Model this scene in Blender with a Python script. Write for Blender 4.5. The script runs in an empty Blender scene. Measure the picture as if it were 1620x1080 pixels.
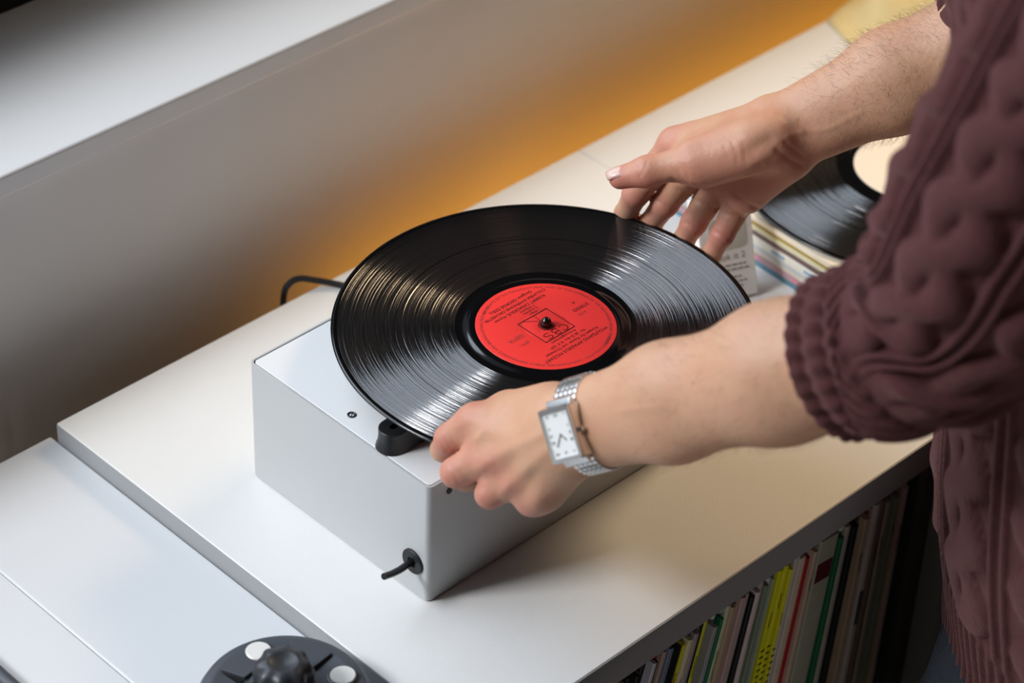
import bpy, bmesh, math, random
import numpy as np
from mathutils import Vector, Matrix

R = math.radians
random.seed(7)
rng = np.random.default_rng(7)
S = bpy.context.scene
COL = S.collection

# ------------------------------------------------------------------ camera
cam_d = bpy.data.cameras.new('camera')
cam = bpy.data.objects.new('camera', cam_d)
COL.objects.link(cam)
cam.matrix_world = Matrix(((0.714384, 0.406721, -0.569414, -0.927930), (-0.699009, 0.452315, -0.553893, -0.973436), (0.032275, 0.793718, 0.607429, 1.256670), (0.000000, 0.000000, 0.000000, 1.000000)))
cam_d.sensor_fit = 'HORIZONTAL'
cam_d.sensor_width = 36.0
cam_d.lens = 93.793
cam_d.clip_start = .02
cam_d.clip_end = 30
cam_d.dof.use_dof = True
cam_d.dof.focus_distance = 1.865
cam_d.dof.aperture_fstop = 5.2
S.camera = cam

# ------------------------------------------------------------------ world, lamps, exposure
W = bpy.data.worlds.new('world')
S.world = W
W.use_nodes = True
W.node_tree.nodes['Background'].inputs[0].default_value = (.55, .62, .75, 1)
W.node_tree.nodes['Background'].inputs[1].default_value = .35
S.view_settings.view_transform = 'Standard'
S.view_settings.look = 'None'
S.view_settings.gamma = 1
S.view_settings.use_curve_mapping = False
S.view_settings.exposure = 0.0
S.cycles.max_bounces = 8
S.cycles.use_denoising = True
S.cycles.sample_clamp_indirect = 6


def area(name, loc, target, size, sy, energy, color):
    d = bpy.data.lights.new(name, 'AREA')
    d.shape = 'RECTANGLE'
    d.size = size
    d.size_y = sy
    d.energy = energy
    d.color = color
    o = bpy.data.objects.new(name, d)
    COL.objects.link(o)
    o.location = loc
    v = Vector(target) - Vector(loc)
    o.rotation_euler = v.to_track_quat('-Z', 'Y').to_euler()
    return o


# daylight through the window on the left, and a warm lamp further along the counter
area('daylight_lamp', (-2.92, 1.57, 2.70), (.12, .08, .1), 1.0, .75, 110, (1, .985, .965))
area('sky_light', (-.62, 1.25, 1.25), (-.05, .0, .1), 2.6, 1.2, 46, (.78, .88, 1))
sp = bpy.data.lights.new('warm_lamp', 'SPOT')
sp.energy = 165
sp.color = (1, .73, .44)
sp.spot_size = R(36)
sp.spot_blend = 1.0
sp.shadow_soft_size = .34
so = bpy.data.objects.new('warm_lamp', sp)
COL.objects.link(so)
so.location = (1.95, .16, 1.25)
so.rotation_euler = (Vector((.60, .02, 0)) - Vector(so.location)).to_track_quat('-Z', 'Y').to_euler()
area('orange_lamp', (.93, .339, -.13), (.93, .41, -.06), 1.36, .03, .50, (1, .40, .03))
area('low_fill_light', (-1.1, -1.9, -.45), (.35, -.3, .0), 1.4, .5, 6.5, (1, .93, .85))  # added fill near the floor for shelf front and sweater, no real lamp

# ------------------------------------------------------------------ helpers


def mat(name, col=(.5, .5, .5), rough=.5, metal=0., spec=.5, noise=0., nscale=40., bump=0., bscale=300., **kw):
    m = bpy.data.materials.new(name)
    m.use_nodes = True
    nt = m.node_tree
    b = nt.nodes['Principled BSDF']
    b.inputs['Base Color'].default_value = (*col, 1)
    b.inputs['Roughness'].default_value = rough
    b.inputs['Metallic'].default_value = metal
    b.inputs['Specular IOR Level'].default_value = spec
    tc = nt.nodes.new('ShaderNodeTexCoord')
    if noise:
        n = nt.nodes.new('ShaderNodeTexNoise')
        n.inputs['Scale'].default_value = nscale
        n.inputs['Detail'].default_value = 5
        nt.links.new(tc.outputs['Object'], n.inputs['Vector'])
        r = nt.nodes.new('ShaderNodeMapRange')
        r.inputs['To Min'].default_value = 1 - noise
        r.inputs['To Max'].default_value = 1 + noise
        nt.links.new(n.outputs['Fac'], r.inputs['Value'])
        x = nt.nodes.new('ShaderNodeMix')
        x.data_type = 'RGBA'
        x.blend_type = 'MULTIPLY'
        x.inputs['Factor'].default_value = 1
        x.inputs[6].default_value = (*col, 1)
        nt.links.new(r.outputs[0], x.inputs[7])
        nt.links.new(x.outputs[2], b.inputs['Base Color'])
    if bump:
        n = nt.nodes.new('ShaderNodeTexNoise')
        n.inputs['Scale'].default_value = bscale
        n.inputs['Detail'].default_value = 3
        nt.links.new(tc.outputs['Object'], n.inputs['Vector'])
        bp = nt.nodes.new('ShaderNodeBump')
        bp.inputs['Strength'].default_value = bump
        bp.inputs['Distance'].default_value = .001
        nt.links.new(n.outputs['Fac'], bp.inputs['Height'])
        nt.links.new(bp.outputs[0], b.inputs['Normal'])
    for k, v in kw.items():
        b.inputs[k.replace('_', ' ')].default_value = v
    return m


class MB:
    """collects vertices and faces for ONE mesh object"""

    def __init__(s):
        s.v = []
        s.f = []
        s.mi = []

    def add(s, vs, fs, mi=0):
        o = len(s.v)
        s.v += [tuple(v) for v in vs]
        s.f += [tuple(i + o for i in f) for f in fs]
        s.mi += [mi] * len(fs)
        return s

    def box(s, x0, x1, y0, y1, z0, z1, mi=0, M=None):
        vs = [(x, y, z) for z in (z0, z1) for y in (y0, y1) for x in (x0, x1)]
        if M is not None:
            vs = [M @ Vector(v) for v in vs]
        return s.add(vs, [(0, 2, 3, 1), (4, 5, 7, 6), (0, 1, 5, 4), (2, 6, 7, 3), (0, 4, 6, 2), (1, 3, 7, 5)], mi)

    def prism(s, poly, z0, z1, mi=0, M=None):
        n = len(poly)
        vs = [(x, y, z0) for x, y in poly] + [(x, y, z1) for x, y in poly]
        if M is not None:
            vs = [M @ Vector(v) for v in vs]
        fs = [tuple(range(n))[::-1], tuple(range(n, 2 * n))]
        fs += [(i, (i + 1) % n, (i + 1) % n + n, i + n) for i in range(n)]
        return s.add(vs, fs, mi)

    def lathe(s, prof, n=64, mi=0, M=None, closed=False):
        vs = []
        fs = []
        for r, z in prof:
            for k in range(n):
                a = 2 * math.pi * k / n
                vs.append((r * math.cos(a), r * math.sin(a), z))
        if M is not None:
            vs = [M @ Vector(v) for v in vs]
        m = len(prof)
        for i in range(m - 1 + (1 if closed else 0)):
            j = (i + 1) % m
            for k in range(n):
                l = (k + 1) % n
                fs.append((i * n + k, i * n + l, j * n + l, j * n + k))
        if not closed:
            if prof[0][0] > 1e-6:
                fs.append(tuple(range(n))[::-1])
            if prof[-1][0] > 1e-6:
                fs.append(tuple(range((m - 1) * n, m * n)))
        return s.add(vs, fs, mi)

    def tube(s, pts, rad, n=10, mi=0, cap=True):
        pts = [Vector(p) for p in pts]
        rs = rad if hasattr(rad, '__len__') else [rad] * len(pts)
        vs = []
        fs = []
        t0 = (pts[1] - pts[0]).normalized()
        a = t0.orthogonal().normalized()
        for i, p in enumerate(pts):
            t = (pts[min(i + 1, len(pts) - 1)] - pts[max(i - 1, 0)]).normalized()
            a = (a - t * a.dot(t)).normalized()
            b = t.cross(a)
            for k in range(n):
                an = 2 * math.pi * k / n
                vs.append(p + (a * math.cos(an) + b * math.sin(an)) * rs[i])
        for i in range(len(pts) - 1):
            for k in range(n):
                l = (k + 1) % n
                fs.append((i * n + k, i * n + l, (i + 1) * n + l, (i + 1) * n + k))
        if cap:
            fs.append(tuple(range(n))[::-1])
            fs.append(tuple(range((len(pts) - 1) * n, len(pts) * n)))
        return s.add(vs, fs, mi)

    def build(s, name, mats, parent=None, smooth=False, bevel=0., loc=None, rot=None, seg=3):
        me = bpy.data.meshes.new(name)
        me.from_pydata(s.v, [], s.f)
        for m in (mats if isinstance(mats, (list, tuple)) else [mats]):
            me.materials.append(m)
        me.polygons.foreach_set('material_index', s.mi)
        if smooth:
            me.polygons.foreach_set('use_smooth', [True] * len(me.polygons))
        me.update()
        o = bpy.data.objects.new(name, me)
        COL.objects.link(o)
        if bevel:
            md = o.modifiers.new('bevel', 'BEVEL')
            md.width = bevel
            md.segments = seg
            md.limit_method = 'ANGLE'
            md.harden_normals = False
            me.polygons.foreach_set('use_smooth', [True] * len(me.polygons))
            md2 = o.modifiers.new('wn', 'WEIGHTED_NORMAL')
            md2.keep_sharp = True
        if smooth == 'auto':
            bm = bmesh.new()
            bm.from_mesh(me)
            for e in bm.edges:
                if len(e.link_faces) == 2 and e.calc_face_angle(0) > R(35):
                    e.smooth = False
            bm.to_mesh(me)
            bm.free()
        if loc is not None:
            o.location = loc
        if rot is not None:
            o.rotation_euler = rot
        if parent is not None:
            o.parent = parent
        return o


def empty(name, loc=(0, 0, 0), rot=(0, 0, 0)):
    o = bpy.data.objects.new(name, None)
    o.empty_display_size = .05
    COL.objects.link(o)
    o.location = loc
    o.rotation_euler = rot
    return o


def tag(o, label=None, cat=None, group=None, kind=None):
    if label:
        o['label'] = label
    if cat:
        o['category'] = cat
    if group:
        o['group'] = group
    if kind:
        o['kind'] = kind
    return o


def rrect(w, d, r, n=6, cx=0, cy=0):
    out = []
    for sx, sy, a0 in ((1, 1, 0), (-1, 1, 90), (-1, -1, 180), (1, -1, 270)):
        for k in range(n + 1):
            a = R(a0 + 90 * k / n)
            out.append((cx + sx * (w / 2 - r) + r * math.cos(a), cy + sy * (d / 2 - r) + r * math.sin(a)))
    return out


def text_mesh(body, size, align='CENTER', spacing=1.0, extrude=0.):
    """vertices and faces of a line of lettering lying in the XY plane"""
    cu = bpy.data.curves.new('lettering', 'FONT')
    cu.body = body
    cu.size = size
    cu.align_x = align
    cu.align_y = 'CENTER'
    cu.space_character = spacing
    cu.extrude = extrude
    cu.resolution_u = 3
    ob = bpy.data.objects.new('lettering', cu)
    me = ob.to_mesh()
    vs = [v.co.copy() for v in me.vertices]
    fs = [tuple(p.vertices) for p in me.polygons]
    ob.to_mesh_clear()
    bpy.data.objects.remove(ob)
    bpy.data.curves.remove(cu)
    return vs, fs


# ------------------------------------------------------------------ materials
M_counter = mat('white_laminate', (.80, .80, .79), .42, spec=.4, noise=.015, nscale=30, bump=.12, bscale=900)
M_back = mat('brown_hardboard', (.12, .075, .04), .8, spec=.2)
M_edge = mat('grey_edge_band', (.36, .37, .38), .5, spec=.35)
M_desk = mat('white_desk', (.70, .72, .745), .38, spec=.4, noise=.01, nscale=12, bump=.04, bscale=700)
M_wall = mat('painted_wall', (.85, .84, .82), .75, spec=.25, noise=.03, nscale=9, bump=.15, bscale=160)
M_sill = mat('sill_paint', (.80, .81, .82), .35, spec=.45, noise=.01)
M_black = mat('black_blind', (.006, .006, .006), .7, spec=.2)
M_frame = mat('black_window_frame', (.008, .008, .008), .5, spec=.3)
M_floor = mat('grey_floor', (.10, .095, .09), .6, noise=.2, nscale=6)
M_ceil = mat('grey_ceiling', (.06, .06, .06), .9)
M_room = mat('room_wall', (.07, .065, .06), .9)
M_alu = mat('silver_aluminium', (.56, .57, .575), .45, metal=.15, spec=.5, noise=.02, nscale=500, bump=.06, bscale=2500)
M_alutop_lit = mat('silver_top_lit', (.86, .87, .88), .42, metal=.12, spec=.5, noise=.03, nscale=900, bump=.06, bscale=2500)  # paler than the housing: the top's bright reflection is put into the colour
M_seam = mat('dark_seam', (.03, .03, .035), .6)
M_plastic = mat('black_plastic', (.010, .010, .011), .38, spec=.5, bump=.05, bscale=1500)
M_rubber = mat('black_rubber', (.012, .012, .013), .55, spec=.4)
M_gloss = mat('gloss_black', (.004, .004, .004), .08, spec=.7)
M_steel = mat('brushed_steel', (.75, .75, .74), .22, metal=1)
M_dsteel = mat('dark_screw', (.22, .22, .23), .3, metal=1)
M_slate = mat('slate_plastic', (.055, .062, .075), .45, spec=.5, bump=.05, bscale=1200)
M_slated = mat('dark_slate_plastic', (.028, .031, .037), .42, spec=.5)
M_nickel_lit = mat('nickel_lit', (.88, .86, .81), .38, metal=.15, spec=.6)  # pale and hardly metallic: window reflection on the discs put into the colour
M_ink = mat('black_ink', (.012, .008, .008), .6, spec=.2)
M_inkgrey = mat('faded_ink', (.25, .045, .04), .6, spec=.2)
M_dial = mat('watch_dial', (.78, .79, .78), .35)
M_glassy = mat('jeans', (.024, .027, .034), .9, spec=.1, noise=.35, nscale=220, bump=.5, bscale=900)

# ------------------------------------------------------------------ the setting: floor, walls, window, sill
def struct(name, mb, m, **k):
    o = mb.build(name, m, **k)
    o['kind'] = 'structure'
    return o


FZ = -.77
YW = .41                        # the wall below the sill
struct('floor', MB().box(-3, 3.2, -3.2, .80, FZ - .05, FZ), M_floor)
struct('wall_back', MB().box(-3, 3.2, YW, YW + .05, FZ, .148), M_wall)
struct('wall_left', MB().box(-3.05, -3, -3.2, .8, FZ, 2.0), M_room)
struct('wall_right', MB().box(3.2, 3.25, -3.2, .8, FZ, 2.0), M_room)
struct('wall_front', MB().box(-3, 3.2, -3.25, -3.2, FZ, 2.0), M_room)
struct('ceiling', MB().box(-3, 3.2, -3.2, .8, 2.0, 2.05), M_ceil)
sill = struct('trim_1', MB().box(-3, 3.2, YW - .006, .60, .1505, .1695), M_sill, bevel=.003)
tag(sill, 'white window sill board running above the wall behind the counter')
# window: black frame along the sill, opening on the left, black blind drawn on the right
win = empty('window_1', (0, .60, .17))
win['kind'] = 'structure'
MB().box(-3, 3.2, .592, .64, .148, .40).build('lower_rail', M_frame, win, loc=(0, -.60, -.17))
MB().box(-2.95, -2.85, .60, .64, .40, 2.0).build('side_post', M_frame, win, loc=(0, -.60, -.17))
MB().box(.42, 3.2, .60, .62, 0.40, 2.0).build('roller_blind', M_black, win, loc=(0, -.60, -.17))
MB().box(-3, .42, .60, .64, 1.80, 2.0).build('upper_rail', M_frame, win, loc=(0, -.60, -.17))

# ------------------------------------------------------------------ the shelf units under and behind
CF = -.1225                     # front edge of the counter
CB = .3272


def shelf_unit(name, x0, x1, label):
    t = empty(name, ((x0 + x1) / 2, .1, FZ))
    off = (-(x0 + x1) / 2, -.1, -FZ)
    MB().box(x0, x1, CF, CB, -.0285, 0).build('top_panel', M_counter, t, loc=off, bevel=.0012)
    MB().box(x0 - .0006, x1 + .0000, CF - .0006, CF, -.0280, -.0007).build('edge_band', M_edge, t, loc=off)
    MB().box(x0 - .0006, x0, CF, CB - .001, -.0280, -.0007).build('edge_band', M_edge, t, loc=off)
    MB().box(x0 + .002, x0 + .028, CF + .003, CB, FZ, -.0285).build('side_panel', M_counter, t, loc=off, bevel=.0008)
    MB().box(x1 - .028, x1 - .002, CF + .003, CB, FZ, -.0285).build('side_panel', M_counter, t, loc=off, bevel=.0008)
    MB().box(x0 + .028, x1 - .028, CB - .01, CB, FZ, -.0285).build('back_panel', M_back, t, loc=off)
    MB().box(x0 + .028, x1 - .028, CF + .003, CB - .01, -.380, -.362).build('shelf', M_counter, t, loc=off)
    MB().box(x0 + .028, x1 - .028, CF + .003, CB - .01, FZ, FZ + .03).build('bottom_panel', M_counter, t, loc=off)
    tag(t, label, 'shelf')
    return t


shelf_unit('shelf_unit', -.0700, .4812, 'white shelf unit whose top carries the silver turntable')
shelf_unit('shelf_unit', .4818, 1.60, 'white shelf unit at the far end carrying the stacked records')

# desk on the left
t = empty('desk', (-.6, 0, FZ))
o = (.6, 0, -FZ)
ZD = -.0158
MB().box(-.1868, -.0712, -.55, .3345, ZD - .024, ZD).build('edge_board', M_desk, t, loc=o, bevel=.002)
MB().box(-1.30, -.1874, -.55, .3345, ZD - .024, ZD).build('desk_top', M_desk, t, loc=o, bevel=.0008)
for x in (-1.28, -.13):
    for y in (-.5, .28):
        MB().box(x, x + .045, y, y + .045, FZ, ZD - .024).build('leg', M_desk, t, loc=o)
tag(t, 'white desk with a seam along its edge beside the shelf', 'desk')

# ------------------------------------------------------------------ turntable
TW, TL, TH = .276, .1858, .1032
tt = empty('turntable', (TW / 2, TL / 2, 0))
to = (-TW / 2, -TL / 2, 0)
mb = MB()
outer = rrect(TW, TL, .0042, 5, TW / 2, TL / 2)
inner = rrect(TW - .0028, TL - .0028, .0032, 5, TW / 2, TL / 2)
n = len(outer)
vs = [(x, y, .0010) for x, y in outer] + [(x, y, TH) for x, y in outer] + [(x, y, TH) for x, y in inner] + [(x, y, TH - .003) for x, y in inner]
fs = [tuple(range(n))[::-1]]
for k in range(3):
    fs += [(k * n + i, k * n + (i + 1) % n, (k + 1) * n + (i + 1) % n, (k + 1) * n + i) for i in range(n)]
mb.add(vs, fs)
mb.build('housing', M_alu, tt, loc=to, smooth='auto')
MB().prism(rrect(TW - .006, TL - .006, .003, 5, TW / 2, TL / 2), 0, .001).build('rubber_foot', M_rubber, tt, loc=to)
MB().prism(rrect(TW - .0030, TL - .0030, .003, 5, TW / 2, TL / 2), TH - .004, TH - .0016).build('seam', M_seam, tt, loc=to)
MB().prism(rrect(TW - .0048, TL - .0048, .0030, 5, TW / 2, TL / 2), TH - .003, TH - .0001).build('top_plate', M_alutop_lit, tt, loc=to, bevel=.0003)
# screws sunk in the top plate
for sx, sy in ((.0138, .0928), (TW - .0138, .0928)):
    s = MB().lathe([(.0034, TH - .0004), (.0034, TH + .0002), (.0029, TH + .0003), (.0029, TH - .00005), (.0014, TH - .0001), (.0012, TH - .0015), (0, TH - .0015)], 28).build('screw', M_dsteel, tt, loc=to, smooth='auto')
    MB().box(-.0020, .0020, -.00035, .00035, TH - .0002, TH + .0001, M=Matrix.Translation((sx, sy, 0)) @ Matrix.Rotation(.6, 4, 'Z') ).build('screw_slot', M_seam, s, loc=(-sx, -sy, 0))
    s.location = (to[0] + sx, to[1] + sy, 0)
# hub under the record, spindle
CX, CY, CZ = .1557, .0480, .1332
MB().lathe([(.020, TH - .0005), (.020, TH + .010), (.044, TH + .012), (.048, TH + .015), (.048, CZ - .0032), (0, CZ - .0032)], 64).build('platter_hub', M_plastic, tt, loc=(to[0] + CX, to[1] + CY, 0), smooth='auto')
prof = [(.0036, CZ - .006), (.0036, CZ + .0035)] + [(.0036 * math.cos(a), CZ + .0035 + .0034 * math.sin(a)) for a in [R(x) for x in range(10, 91, 10)]]
prof[-1] = (0, prof[-1][1])
MB().lathe(prof, 32).build('spindle', M_gloss, tt, loc=(to[0] + CX, to[1] + CY, 0), smooth=True)
# slotted lever arm on the top plate, flared foot, slot along its top


def pill(L, r, n=12):
    out = []
    for k in range(n + 1):
        a = R(90 + 180 * k / n)
        out.append((r * math.cos(a), r * math.sin(a)))
    for k in range(n + 1):
        a = R(-90 + 180 * k / n)
        out.append((L + r * math.cos(a), r * math.sin(a)))
    return out


LL = .085
rings = [(.0118, TH), (.0116, TH + .001), (.0104, TH + .0045), (.0097, TH + .010), (.0097, TH + .0155), (.0093, TH + .0160), (.0022, TH + .0160), (.0020, TH + .012)]
vs = []
fs = []
for r, z in rings:
    vs += [(x, y, z) for x, y in pill(LL, r)]
n = 26
for k in range(len(rings) - 1):
    fs += [(k * n + i, k * n + (i + 1) % n, (k + 1) * n + (i + 1) % n, (k + 1) * n + i) for i in range(n)]
fs.append(tuple(range(n))[::-1])
fs.append(tuple(range((len(rings) - 1) * n, len(rings) * n)))
MB().add(vs, fs).build('lever_arm', M_plastic, tt, loc=(to[0] + .0125, to[1] + .0500, 0), rot=(0, 0, R(1)), smooth='auto')
# side socket with a short flat lead
gm = MB().lathe([(.0098, 0), (.0098, .0012), (.0092, .0018), (.0040, .0018), (.0036, .0006), (0, .0006)], 40)
g = gm.build('grommet', M_rubber, tt, loc=(to[0], to[1] + .0145, .0295), rot=(0, R(-90), 0), smooth='auto')
MB().tube([(0, 0, -.001), (0, 0, .006), (.0008, -.001, .014), (.003, -.002, .022), (.0062, -.003, .030)], [.0026, .0026, .0025, .0024, .0024], 8).build('lead_stub', M_plastic, g, smooth='auto')
for dx, rr in ((.0182, .0024), (.0262, .0009)):
    MB().lathe([(rr, 0), (rr, .0008), (0, .0008)], 20).build('indicator_hole', M_seam, tt, loc=(to[0] + dx, to[1], .0915 if dx < .02 else .0925), rot=(R(90), 0, 0))
tag(tt, 'silver box turntable with a black lever arm on the white shelf top', 'turntable')

# power cable leaving the turntable and dropping behind the counter
pts = [(.235, TL + .002, .012), (.230, .225, .006), (.220, .262, .0029), (.208, .292, .0027), (.198, .313, .0029), (.1845, .327, .0065), (.173, .3345, .0098), (.1645, .3375, .0070), (.1600, .3385, -.002), (.1590, .340, -.03), (.160, .350, -.12), (.165, .360, -.30), (.19, .365, -.60), (.2, .365, FZ + .004)]
fine = []
P = [Vector(p) for p in pts]
for i in range(len(P) - 1):
    p0, p1, p2, p3 = P[max(i - 1, 0)], P[i], P[i + 1], P[min(i + 2, len(P) - 1)]
    for k in range(6):
        u = k / 6
        fine.append(.5 * ((2 * p1) + (p2 - p0) * u + (2 * p0 - 5 * p1 + 4 * p2 - p3) * u * u + (3 * p1 - p0 - 3 * p2 + p3) * u ** 3))
fine.append(P[-1])
o = MB().tube(fine, .0026, 10).build('power_cable', M_rubber, smooth=True)
tag(o, 'black power cable looping over the back edge of the white counter', 'cable')


# ------------------------------------------------------------------ vinyl records
def vinyl_material():
    m = bpy.data.materials.new('vinyl_grooves')
    m.use_nodes = True
    nt = m.node_tree
    N = nt.nodes
    L = nt.links
    b = N['Principled BSDF']
    b.inputs['Base Color'].default_value = (.0045, .0045, .005, 1)
    b.inputs['Specular IOR Level'].default_value = .55
    tc = N.new('ShaderNodeTexCoord')
    sep = N.new('ShaderNodeSeparateXYZ')
    L.new(tc.outputs['Object'], sep.inputs[0])
    ln = N.new('ShaderNodeVectorMath')
    ln.operation = 'LENGTH'
    cmb = N.new('ShaderNodeCombineXYZ')
    L.new(sep.outputs[0], cmb.inputs[0])
    L.new(sep.outputs[1], cmb.inputs[1])
    L.new(cmb.outputs[0], ln.inputs[0])
    rad = ln.outputs['Value']

    def noise1(scale, detail):
        mu = N.new('ShaderNodeMath')
        mu.operation = 'MULTIPLY'
        mu.inputs[1].default_value = scale
        L.new(rad, mu.inputs[0])
        nz = N.new('ShaderNodeTexNoise')
        nz.noise_dimensions = '1D'
        nz.inputs['Scale'].default_value = 1
        nz.inputs['Detail'].default_value = detail
        nz.inputs['Roughness'].default_value = .7
        L.new(mu.outputs[0], nz.inputs['W'])
        return nz.outputs['Fac']
    # the surface between the grooves is smooth; the groove walls lean towards and away from the hub
    b.inputs['Roughness'].default_value = .16
    rdir = N.new('ShaderNodeVectorMath')
    rdir.operation = 'NORMALIZE'
    L.new(cmb.outputs[0], rdir.inputs[0])
    vt = N.new('ShaderNodeVectorTransform')
    vt.vector_type = 'NORMAL'
    vt.convert_from = 'OBJECT'
    vt.convert_to = 'WORLD'
    L.new(rdir.outputs[0], vt.inputs[0])
    geo = N.new('ShaderNodeNewGeometry')
    c = noise1(900, 3)
    walls = []
    for sgn in (1, -1):
        k = N.new('ShaderNodeMapRange')
        k.inputs['From Min'].default_value = .25
        k.inputs['From Max'].default_value = .75
        k.inputs['To Min'].default_value = .40 * sgn
        k.inputs['To Max'].default_value = 1.22 * sgn
        L.new(c, k.inputs['Value'])
        sc = N.new('ShaderNodeVectorMath')
        sc.operation = 'SCALE'
        L.new(vt.outputs[0], sc.inputs[0])
        L.new(k.outputs[0], sc.inputs['Scale'])
        ad = N.new('ShaderNodeVectorMath')
        L.new(sc.outputs[0], ad.inputs[0])
        L.new(geo.outputs['Normal'], ad.inputs[1])
        nm = N.new('ShaderNodeVectorMath')
        nm.operation = 'NORMALIZE'
        L.new(ad.outputs[0], nm.inputs[0])
        g = N.new('ShaderNodeBsdfAnisotropic')
        g.inputs['Color'].default_value = (.9, .9, .92, 1)
        g.inputs['Roughness'].default_value = .14
        L.new(nm.outputs[0], g.inputs['Normal'])
        walls.append(g)
    m1 = N.new('ShaderNodeMixShader')
    m1.inputs[0].default_value = .5
    L.new(walls[0].outputs[0], m1.inputs[1])
    L.new(walls[1].outputs[0], m1.inputs[2])
    w1 = noise1(1500, 4)
    w2 = noise1(800, 3)
    wm = N.new('ShaderNodeMath')
    wm.operation = 'MULTIPLY_ADD'
    wm.inputs[1].default_value = .55
    L.new(w1, wm.inputs[0])
    wh = N.new('ShaderNodeMath')
    wh.operation = 'MULTIPLY'
    wh.inputs[1].default_value = .45
    L.new(w2, wh.inputs[0])
    L.new(wh.outputs[0], wm.inputs[2])
    w = wm.outputs[0]
    wr = N.new('ShaderNodeMapRange')
    wr.inputs['From Min'].default_value = .36
    wr.inputs['From Max'].default_value = .64
    wr.inputs['To Min'].default_value = .115 * .4
    wr.inputs['To Max'].default_value = .115 * 1.6
    L.new(w, wr.inputs['Value'])
    m2 = N.new('ShaderNodeMixShader')
    L.new(wr.outputs[0], m2.inputs[0])
    L.new(b.outputs[0], m2.inputs[1])
    L.new(m1.outputs[0], m2.inputs[2])
    L.new(m2.outputs[0], N['Material Output'].inputs['Surface'])
    return m


M_vinyl = vinyl_material()
M_vsmooth = mat('vinyl_smooth', (.004, .004, .0045), .10, spec=.55)


def vinyl(name, loc, rotz, label_mat, label_r, text=None):
    t = empty(name, loc, (0, 0, rotz))
    # local z = 0 is the playing surface
    Rr = .1505
    disc = MB()
    prof = [(.0037, -.0022), (.1485, -.0022), (Rr - .0002, -.0016), (Rr, -.0009), (Rr - .0003, -.0002), (.1490, .0002), (.1466, .0001), (.1461, -.0003)]
    disc.lathe(prof[:], 192, mi=0)
    disc.f = [f for f in disc.f if len(f) == 4]
    disc.mi = [0] * len(disc.f)
    disc.build('rim', M_vsmooth, t, smooth=True)
    bands = [.1461, .1285, .1282, .1130, .1127, .0905, .0902, .0640]
    br = MB()
    pr = []
    bounds = [(.1461, .1062), (.1053, .0870), (.0863, .0640)]
    for hi, lo in bounds:
        k = 6
        for i in range(k + 1):
            pr.append((hi + (lo - hi) * i / k, -.0003))
    g = MB()
    sm = MB()
    for hi, lo in bounds:
        g.lathe([(hi, -.0003), (lo, -.0003)], 256)
    g.f = [f for f in g.f if len(f) == 4]
    g.mi = [0] * len(g.f)
    g.build('grooves', M_vinyl, t, smooth=True)
    for hi, lo in ((.1062, .1053), (.0870, .0863)):
        sm.lathe([(hi, -.0003), (hi - .0002, -.0005), (lo + .0002, -.0005), (lo, -.0003)], 192)
    sm.lathe([(.0640, -.0003), (.0630, -.0005), (.0562, -.0005), (.0556, -.0001), (.0520, .0001), (.0510, .0000), (.0500, -.0001), (.0037, -.0001)], 192)
    sm.f = [f for f in sm.f if len(f) == 4]
    sm.mi = [0] * len(sm.f)
    sm.build('runout', M_vsmooth, t, smooth=True)
    lb = MB().lathe([(label_r, -.0001), (label_r, .00012), (label_r - .0004, .00018), (.0300, .00018), (.0170, .00018), (.0166, .00010), (.0162, .00018), (.0105, .00018), (.0100, .00026), (.0080, .00022), (.0037, .00018)], 128)
    lb.f = [f for f in lb.f if len(f) == 4]
    lb.mi = [0] * len(lb.f)
    lo = lb.build('label', label_mat, t, smooth=True)
    return t, lo


M_red = mat('red_label', (.82, .040, .035), .38, spec=.45, noise=.05, nscale=900)
rec, lab = vinyl('vinyl_record', (CX, CY, CZ), R(180), M_red, .0497)
tag(rec, 'black vinyl record with a red paper label held over the turntable', 'record')
ink = MB()
inkg = MB()
ZT = .00034


def put(mb, body, size, x, y, align='CENTER', sp=1.0, rot=0.):
    vs, fs = text_mesh(body, size, align, sp)
    Mx = Matrix.Translation((x, y, ZT)) @ Matrix.Rotation(rot, 4, 'Z')
    mb.add([Mx @ v for v in vs], fs)


def put_arc(mb, body, size, rad, a_mid, inward=False):
    """lettering bent round the rim of the label"""
    vs, fs = text_mesh(body, size, 'CENTER', 1.12)
    out = []
    for v in vs:
        if inward:
            a = a_mid + v.x / rad
            rr = rad - v.y
        else:
            a = a_mid - v.x / rad
            rr = rad + v.y
        out.append((rr * math.cos(a), rr * math.sin(a), ZT))
    mb.add(out, fs if not inward else [f[::-1] for f in fs])


# logo: a square frame round the spindle, three thin capitals above and a wedge below
def frame_lines(mb, segs, w):
    for (x0, y0), (x1, y1) in segs:
        d = Vector((x1 - x0, y1 - y0))
        nrm = Vector((-d.y, d.x)).normalized() * w / 2
        e = d.normalized() * w / 2
        p = [Vector((x0, y0)) - e, Vector((x1, y1)) + e]
        mb.add([(*(p[0] + nrm), ZT), (*(p[0] - nrm), ZT), (*(p[1] - nrm), ZT), (*(p[1] + nrm), ZT)], [(0, 1, 2, 3)])


h = .0140
frame_lines(ink, [((-h, -h), (h, -h)), ((h, -h), (h, h)), ((h, h), (-h, h)), ((-h, h), (-h, -h))], .0007)
frame_lines(ink, [((-.001, -.0058), (-.001, -h)), ((-.001, -.0058), (.0095, -h))], .00045)
for k in range(3):
    rr = .0057 - k * .0011
    ring = MB().lathe([(rr, ZT + .0001), (rr - .00055, ZT + .0001)], 48)
    ring.f = [f for f in ring.f if len(f) == 4]
    ink.add(ring.v, ring.f)


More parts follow.
